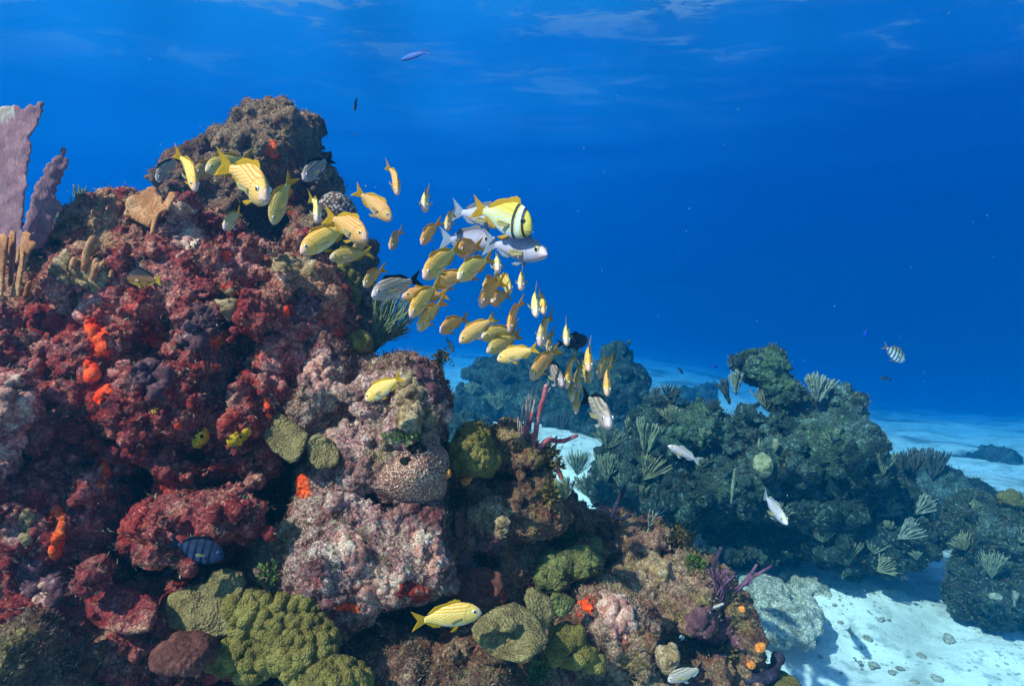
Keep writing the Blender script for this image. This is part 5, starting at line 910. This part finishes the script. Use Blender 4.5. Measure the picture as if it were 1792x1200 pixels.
def build_fish(kind, k):
    """one fish of unit length along +X (nose at +.5), bent by k: a root with its parts"""
    prof, skin, mt, md, mp, iris, er, fork = SPEC[kind]; top, bot, wid = PROF[prof]
    n, seg = 34, 22; xs = np.concatenate([np.linspace(.5, .43, 8)[:-1], np.linspace(.43, -.32, n - 7)]); Tz, Bz, Wd = [smooth_interp(xs, PX, q) for q in (top, bot, wid)]
    V = []
    for x, a, b, w in zip(xs, Tz, Bz, Wd):
        for q in range(seg):
            th = 2 * math.pi * q / seg; c, s = math.cos(th), math.sin(th); zc, zr = (a + b) / 2, (a - b) / 2
            yy = w * c * (1 - .28 * max(0, s)**2) * abs(c)**.05; V.append((x, yy, zc + zr * s))
    V = bend_pts(V, k); m = len(xs); Fs = [(r * seg + q, r * seg + (q + 1) % seg, (r + 1) * seg + (q + 1) % seg, (r + 1) * seg + q) for r in range(m - 1) for q in range(seg)]
    Fs = [f[::-1] for f in Fs]; Fs += [tuple(range(seg)), tuple((m - 1) * seg + q for q in range(seg - 1, -1, -1))]
    root = empty('fish', (0, 0, 0))
    link('body', mesh_vf('fish_body', V, Fs), skin, root)
    def at(x, arr): return float(smooth_interp(np.array([x]), PX, arr)[0])
    if kind not in FULL: parts_fin = ('tail', 'dorsal')
    else: parts_fin = ('tail', 'dorsal', 'anal', 'pelvic', 'pectoral', 'eye')
    tz, bz = top[-1], bot[-1]; f = fork
    V, Fs = sheet(curve([(-.30, 0, tz * .9), (-.315, 0, 0), (-.30, 0, bz * .9)], 13), curve([(-.50, 0, .155), (-.47, 0, .095), (-.50 + .13 * f * 1.4, 0, .01), (-.47, 0, -.085), (-.50, 0, -.145)], 13), 5, .012, .006, k)
    link('tail_fin', mesh_vf('fish_tail', V, Fs), mt, root)
    xb = np.linspace(.26, -.24, 15); zb = np.array([at(x, top) for x in xb]) - .012
    hh = np.interp(xb, [-.24, -.14, -.02, .05, .16, .24, .26], [.022, .060, .045, .040, .060, .045, .006]) * (1.25 if prof in ('porkfish', 'oval') else 1)
    V, Fs = sheet(np.stack([xb, xb * 0, zb], 1), np.stack([xb - .035, xb * 0, zb + hh + .010 * (np.arange(15) % 2) * (xb > .04)], 1), 4, .010, .003, k)
    link('dorsal_fin', mesh_vf('fish_dorsal', V, Fs), md, root)
    if 'anal' in parts_fin:
        xb = np.linspace(-.06, -.25, 9); zb = np.array([at(x, bot) for x in xb]) + .012; hh = np.interp(xb, [-.25, -.15, -.06], [.02, .055, .03])
        V, Fs = sheet(np.stack([xb, xb * 0, zb], 1), np.stack([xb - .045, xb * 0, zb - hh], 1), 4, .010, .003, k); link('anal_fin', mesh_vf('fish_anal', V, Fs), mt if kind != 'grey' else mp, root)
        for s in (1, -1):
            zb = at(.15, bot) + .015
            V, Fs = sheet(curve([(.18, s * .018, zb), (.13, s * .030, zb)], 6), curve([(.10, s * .05, zb - .075), (.03, s * .07, zb - .055)], 6), 4, .008, .003); link('pelvic_fin', mesh_vf('fish_pelvic', V, Fs), mp, root)
            w = at(.215, wid)
            V, Fs = sheet(curve([(.215, s * w * .93, -.012), (.205, s * w * .93, -.05)], 7), curve([(.08, s * (w + .062), .000), (.04, s * (w + .058), -.035), (.08, s * (w + .045), -.070)], 7), 4, .008, .002, 0, (.4, s * .8, .2)); link('pectoral_fin', mesh_vf('fish_pectoral', V, Fs), F_pec if kind != 'ink' else F_blk, root)
            ex, ez = .385, at(.385, top) * .42; ew = at(ex, wid) * .83
            V, Fs = uv_ball((ex, s * ew, ez), er, .62); e = link('eye', mesh_vf('fish_eye', V, Fs), iris, root)
            V, Fs = uv_ball((ex + .004, s * (ew + er * .42), ez), er * .66, .5); link('pupil', mesh_vf('fish_pupil', V, Fs), M_pupil, e)
    return root
PROTO = {}
def copy_tree(o, parent=None):
    c = o.copy(); COL.objects.link(c); c.parent = parent
    for ch in list(o.children): copy_tree(ch, c)
    return c
HR = {'grunt': .335, 'snapper': .25, 'porkfish': .40, 'oval': .43, 'slender': .175}
def cam_dir(v):  # camera-space (right, up, forward) -> world
    c, s = math.cos(PITCH), math.sin(PITCH); return Vector((v[0], v[2] * c + v[1] * s, v[1] * c - v[2] * s))
def fish(kind, nose, tail, H, d, face, bend, label, cat='fish', group=None, roll=0.0):
    """nose/tail pixels, body height in pixels, distance, face (+1 head towards the camera, -1 away, 0 side on)"""
    zs = min(seat(nose[0], nose[1], 99), seat(tail[0], tail[1], 99), seat((nose[0] + tail[0]) / 2, (nose[1] + tail[1]) / 2, 99)); d = min(d, zs - (.05 if kind == 'dusky' else .09))
    key = (kind, bend)
    if key in PROTO: r = copy_tree(PROTO[key])
    else: r = PROTO[key] = build_fish(kind, bend)
    for q in r.children: 
        if q.parent is not r: q.parent = r
    L = H / HR[SPEC[kind][0]] / F * d * (.84 if group is G1 and H < 60 else .94)
    v = np.array((nose[0] - tail[0], -(nose[1] - tail[1]))) / F * d; p = np.hypot(*v)
    if p > L * .985 or face == 0: L = max(L * .9, p * 1.015) if face else p * 1.01
    Lo = max(L * .84, p * 1.02) if p > .4 * L else L
    dz = -math.sqrt(max(Lo * Lo - p * p, 1e-6)) * (1 if face > 0 else -1)
    X = cam_dir((v[0] / Lo, v[1] / Lo, dz / Lo)).normalized()
    up = Vector((0, 0, 1)); Z = (up - X * up.dot(X))
    if Z.length < .25: Z = Z + cam_dir((0, 0, .5 if X.z < 0 else -.5))
    Z = (Z - X * Z.dot(X)).normalized(); Y = Z.cross(X).normalized()
    if roll: Q = Matrix.Rotation(R(roll), 3, X); Z = Q @ Z; Y = Q @ Y
    # the drawn midpoint of the axis lies at distance d
    c = P((nose[0] + tail[0]) / 2, (nose[1] + tail[1]) / 2, d)
    M = Matrix((X, Y, Z)).transposed().to_4x4(); M.translation = Vector(c)
    r.matrix_world = M @ Matrix.Scale(L, 4); r.name = FNAME.get(kind, 'fish')
    tag(r, label, cat, group); return r
FNAME = {'yellow': 'striped_grunt_fish', 'orange': 'striped_grunt_fish', 'olive': 'striped_grunt_fish', 'pale': 'striped_grunt_fish', 'grey': 'dark_tailed_fish', 'silver': 'silver_fish', 'white': 'white_fish', 'porkfish': 'banded_fish', 'ink': 'black_surgeonfish', 'sergeant': 'barred_fish', 'dusky': 'barred_fish', 'damsel': 'two_tone_damselfish', 'chromis': 'slender_blue_fish', 'dark': 'dark_fish', 'blue': 'bright_blue_fish'}
G1 = 'yellow striped fish schooling over the reef'; G2 = 'dark tailed grey fish'; G3 = 'silver fish'; G4 = 'small dark fish'
FISH = [
 ('grey', (286, 318), (297, 272), 24, 1.9, 1, .35, 'grey fish with a black tail, highest at the far left in open water', G2),
 ('orange', (352, 333), (314, 265), 42, 1.65, 1, -.3, 'orange yellow fish left of the largest fish, head tilted down to the right', G1),
 ('olive', (359, 314), (372, 280), 34, 2.05, 1, .3, 'dim olive fish tucked behind the orange fish at the pinnacle foot', G1),
 ('olive', (381, 306), (416, 268), 38, 1.95, 1, .3, 'dim olive fish just above and left of the largest yellow fish', G1),
 ('yellow', (483, 356), (396, 278), 66, 1.25, 1, -.35, 'largest striped yellow fish, close in front of the rocky pinnacle', G1),
 ('olive', (483, 388), (499, 312), 38, 1.55, 1, .3, 'narrow greenish yellow fish diving head on beside the largest fish', G1),
 ('grey', (542, 318), (561, 272), 30, 1.95, 1, .3, 'silvery grey fish against the right side of the pinnacle', G2),
 ('pale', (407, 403), (408, 366), 31, 1.75, 1, 0, 'small grey white fish seen head on in the dark hollow under the pinnacle', G1),
 ('pale', (565, 389), (546, 340), 38, 1.7, 1, -.3, 'straw yellow fish above the dotted coral, looking down to the right', G1),
 ('yellow', (645, 421), (577, 374), 50, 1.45, 1, -.25, 'bright yellow fish with raised tail at the right edge of the pinnacle', G1),
 ('orange', (541, 442), (601, 390), 44, 1.5, 1, .2, 'orange brown fish facing left beneath the bright yellow fish', G1),
 ('olive', (588, 454), (638, 440), 31, 1.8, 1, .25, 'olive yellow fish facing left, low on the shaded pinnacle side', G1),
 ('olive', (624, 441), (635, 422), 22, 1.95, 1, .2, 'small half hidden fish behind the left facing olive fish', G1),
 ('yellow', (699, 341), (685, 286), 33, 1.8, 1, -.3, 'topmost yellow fish in open blue water right of the pinnacle', G1),
 ('yellow', (683, 384), (629, 334), 37, 1.75, 1, -.25, 'yellow fish with forked tail spread, alone right of the pinnacle', G1),
 ('olive', (688, 436), (693, 400), 26, 2.1, 1, .2, 'thin olive fish hanging upright below the forked tailed fish', G1),
 ('olive', (645, 500), (658, 468), 28, 1.9, 1, .3, 'slim olive fish beside the knobby coral on the pinnacle flank', G1),
 ('grey', (664, 518), (719, 486), 38, 1.75, 1, .2, 'grey brown fish with black forked tail above the sea rod', G2),
 ('pale', (747, 371), (742, 328), 36, 1.9, 1, .1, 'pale straw fish facing the camera, alone left of the banded fish', G1),
 ('olive', (785, 403), (786, 368), 30, 2.2, 1, .2, 'small olive fish right behind the tail end of the banded fish', G1),
 ('orange', (742, 427), (761, 386), 27, 2.0, 1, .3, 'small orange fish pointing down left, below the lone pale fish', G1),
 ('porkfish', (921, 408), (842, 358), 63, 1.95, 1, -.2, 'yellow and white fish with two black bands on its head', None),
 ('silver', (885, 396), (799, 362), 40, 2.25, 1, -.1, 'silver fish mostly hidden behind the banded fish', G3),
 ('silver', (862, 432), (780, 412), 40, 2.2, 1, -.15, 'bluish silver fish under the banded fish, its eye above an orange fish', G3),
 ('silver', (946, 452), (862, 418), 46, 2.0, 1, -.15, 'violet silver fish with yellow eye, right below the banded fish', G3),
 ('orange', (750, 485), (793, 430), 44, 1.7, 1, .2, 'big orange fish facing left at the middle of the school', G1),
 ('grey', (766, 462), (750, 438), 24, 2.3, 1, .1, 'fish whose black tail sticks out behind the big orange fish', G2),
 ('orange', (805, 448), (828, 422), 36, 1.95, 1, .3, 'orange fish turning to the camera just under the silver fish', G1),
 ('olive', (808, 488), (850, 448), 40, 1.85, 1, .2, 'brownish yellow fish facing left beside the pale broad faced fish', G1),
 ('pale', (873, 477), (866, 446), 34, 1.95, 1, 0, 'pale broad fish facing the camera beneath the violet silver fish', G1),
 ('yellow', (767, 502), (812, 474), 34, 1.95, 1, .2, 'yellow fish facing left under the big orange fish', G1),
 ('olive', (892, 511), (879, 478), 34, 2.15, 1, -.2, 'dusky olive fish looking down right under the pale broad fish', G1),
 ('pale', (911, 505), (915, 470), 32, 1.9, 1, 0, 'pale fish head on with both side fins spread, right edge of the school', G1),
 ('olive', (849, 507), (860, 482), 28, 2.15, 1, .3, 'small olive fish peeking out above a yellow fish in mid school', G1),
 ('orange', (844, 533), (864, 490), 38, 1.85, 1, .35, 'orange fish with raised tail, pressed against a companion at mid school', G1),
 ('yellow', (862, 532), (882, 512), 30, 2.0, 1, .3, 'yellow fish half covered by its orange companion at mid school', G1),
 ('pale', (937, 550), (935, 504), 38, 1.85, 1, .1, 'pale yellow fish head on, outermost on the right of the mid school', G1),
 ('orange', (950, 546), (949, 510), 32, 2.15, 1, -.1, 'orange fish showing just past the outermost pale fish', G1),
 ('yellow', (712, 520), (777, 514), 34, 2.0, 1, .15, 'yellow fish facing left right of the black tailed grey fish', G1),
 ('orange', (725, 550), (756, 495), 38, 1.8, 1, .3, 'orange yellow fish diving left beneath the yellow left facing fish', G1),
 ('orange', (739, 574), (762, 526), 36, 1.85, 1, .3, 'orange brown fish diving left, lower of the pair by the sea rod', G1),
 ('orange', (777, 579), (804, 556), 31, 1.95, 1, .3, 'small orange fish with green tail, left of the long side on fish', G1),
 ('orange', (892, 576), (903, 526), 34, 1.9, 1, .3, 'orange fish with tall green tail above the pair of shaded fish', G1),
 ('yellow', (806, 598), (866, 554), 32, 1.85, 1, .15, 'golden fish side on, swimming down left with forked tail raised', G1),
 ('olive', (848, 590), (899, 578), 33, 2.0, 1, .1, 'upper of two shaded brown fish overlapping each other', G1),
 ('olive', (857, 613), (906, 586), 32, 1.9, 1, .1, 'lower of two shaded brown fish overlapping each other', G1),
 ('yellow', (869, 630), (944, 608), 36, 1.75, 0, .08, 'golden fish in full profile with forked tail at the school bottom', G1),
 ('pale', (944, 599), (958, 552), 40, 1.9, 1, .2, 'straw orange fish head on left of the black surgeonfish', G1),
 ('olive', (959, 612), (964, 580), 32, 2.1, 1, .2, 'olive fish close behind the straw fish near the surgeonfish', G1),
 ('pale', (989, 599), (993, 565), 33, 1.9, 1, 0, 'pinkish pale fish head on in front of the black surgeonfish', G1),
 ('ink', (1031, 595), (972, 602), 33, 2.2, 0, -.05, 'blue black surgeonfish swimming right behind a pale fish', None),
 ('dark', (794, 613), (780, 594), 12, 2.6, 1, 0, 'tiny navy fish under the small orange fish with green tail', G4),
 ('yellow', (931, 658), (969, 612), 36, 1.85, 1, .25, 'golden fish facing left just above the red rope sponge', G1),
 ('grey', (981, 671), (962, 636), 36, 1.95, 1, -.2, 'dark grey fish looking down right beside the golden fish', G2),
 ('yellow', (989, 672), (1001, 625), 34, 1.95, 1, .2, 'yellow fish head on, leftmost of the tight lower cluster', G1),
 ('olive', (1007, 673), (1015, 640), 30, 2.05, 1, .2, 'olive fish second from left in the tight lower cluster', G1),
 ('olive', (1029, 665), (1021, 638), 30, 2.15, 1, -.2, 'green tinted fish at the middle of the tight lower cluster', G1),
 ('orange', (1026, 642), (1033, 602), 38, 1.9, 1, .1, 'orange yellow fish head on, uppermost of the tight lower cluster', G1),
 ('olive', (1044, 656), (1066, 626), 30, 2.1, 1, .3, 'brownish fish at the right of the lower cluster, tail up right', G1),
 ('yellow', (1058, 684), (1066, 638), 36, 1.9, 1, .2, 'yellow fish head on, rightmost of the tight lower cluster', G1),
 ('olive', (998, 697), (1000, 666), 31, 2.0, 1, 0, 'olive fish head on, hanging below the tight lower cluster', G1),
 ('orange', (1006, 717), (1013, 682), 26, 2.05, 1, .2, 'small orange brown fish, lowest below the tight lower cluster', G1),
 ('grey', (1057, 736), (1041, 696), 50, 1.9, 1, -.2, 'large pinkish grey fish looking down right under the school', G2),
 ('yellow', (637, 701), (709, 656), 26, 1.62, 0, .1, 'yellow fish resting in front of the pink reef block', G1),
 ('yellow', (843, 1076), (721, 1081), 34, 1.5, 0, -.06, 'striped yellow fish in profile low beside the plate corals', G1),
 ('grey', (1170, 1195), (1232, 1160), 26, 1.65, 0, .1, 'grey green fish at the bottom edge under the mound', G2),
 ('white', (1170, 780), (1225, 808), 30, 2.3, 0, -.05, 'pinkish white fish swimming left before the dark outcrop', None),
 ('white', (1357, 903), (1350, 874), 26, 3.2, 1, .1, 'small white fish head down under the dark outcrop', None),
 ('sergeant', (1586, 632), (1543, 604), 32, 3.0, 0, .05, 'fish with dark and white bars in open water at right', None),
 ('dusky', (388, 978), (298, 944), 42, 2.2, 0, .05, 'shade-painted blue barred fish inside the dark cave of the red wall', None),
 ('damsel', (218, 486), (289, 492), 33, 1.62, 0, .04, 'two tone damselfish with dark back and orange belly at the red wall', None),
 ('chromis', (700, 103), (755, 92), 16, 2.6, 0, .05, 'slender blue and white fish high in open water', None),
 ('dark', (622, 195), (623, 170), 9, 2.6, 1, 0, 'thin dark fish hanging upright above the pinnacle', G4),
 ('dark', (619, 236), (627, 233), 5, 3.2, 0, 0, 'tiny dark fish below the thin upright one', G4),
 ('dark', (1540, 661), (1560, 664), 11, 3.6, 0, 0, 'small dark fish below the barred fish at right', G4),
 ('blue', (1256, 640), (1245, 643), 8, 5.0, 0, 0, 'tiny bright blue fish above the far sand', None),
 ('blue', (1513, 588), (1515, 576), 5, 4.5, 0, 0, 'tiny bright blue fish left of the barred fish', None),
 ('dark', (1196, 655), (1185, 642), 7, 5.5, 0, 0, 'small dark fish over the far pale sand', G4),
 ('dark', (1338, 630), (1322, 626), 8, 5.4, 0, 0, 'small dark fish behind the knoll of the dark outcrop', G4),
 ('dark', (871, 738), (890, 736), 10, 2.0, 0, 0, 'small brown fish hovering above the brown ledge', G4),
]
for kind, nose, tail, H, d, face, bend, label, group in FISH: fish(kind, nose, tail, H, d, face, bend, label, 'fish', group)
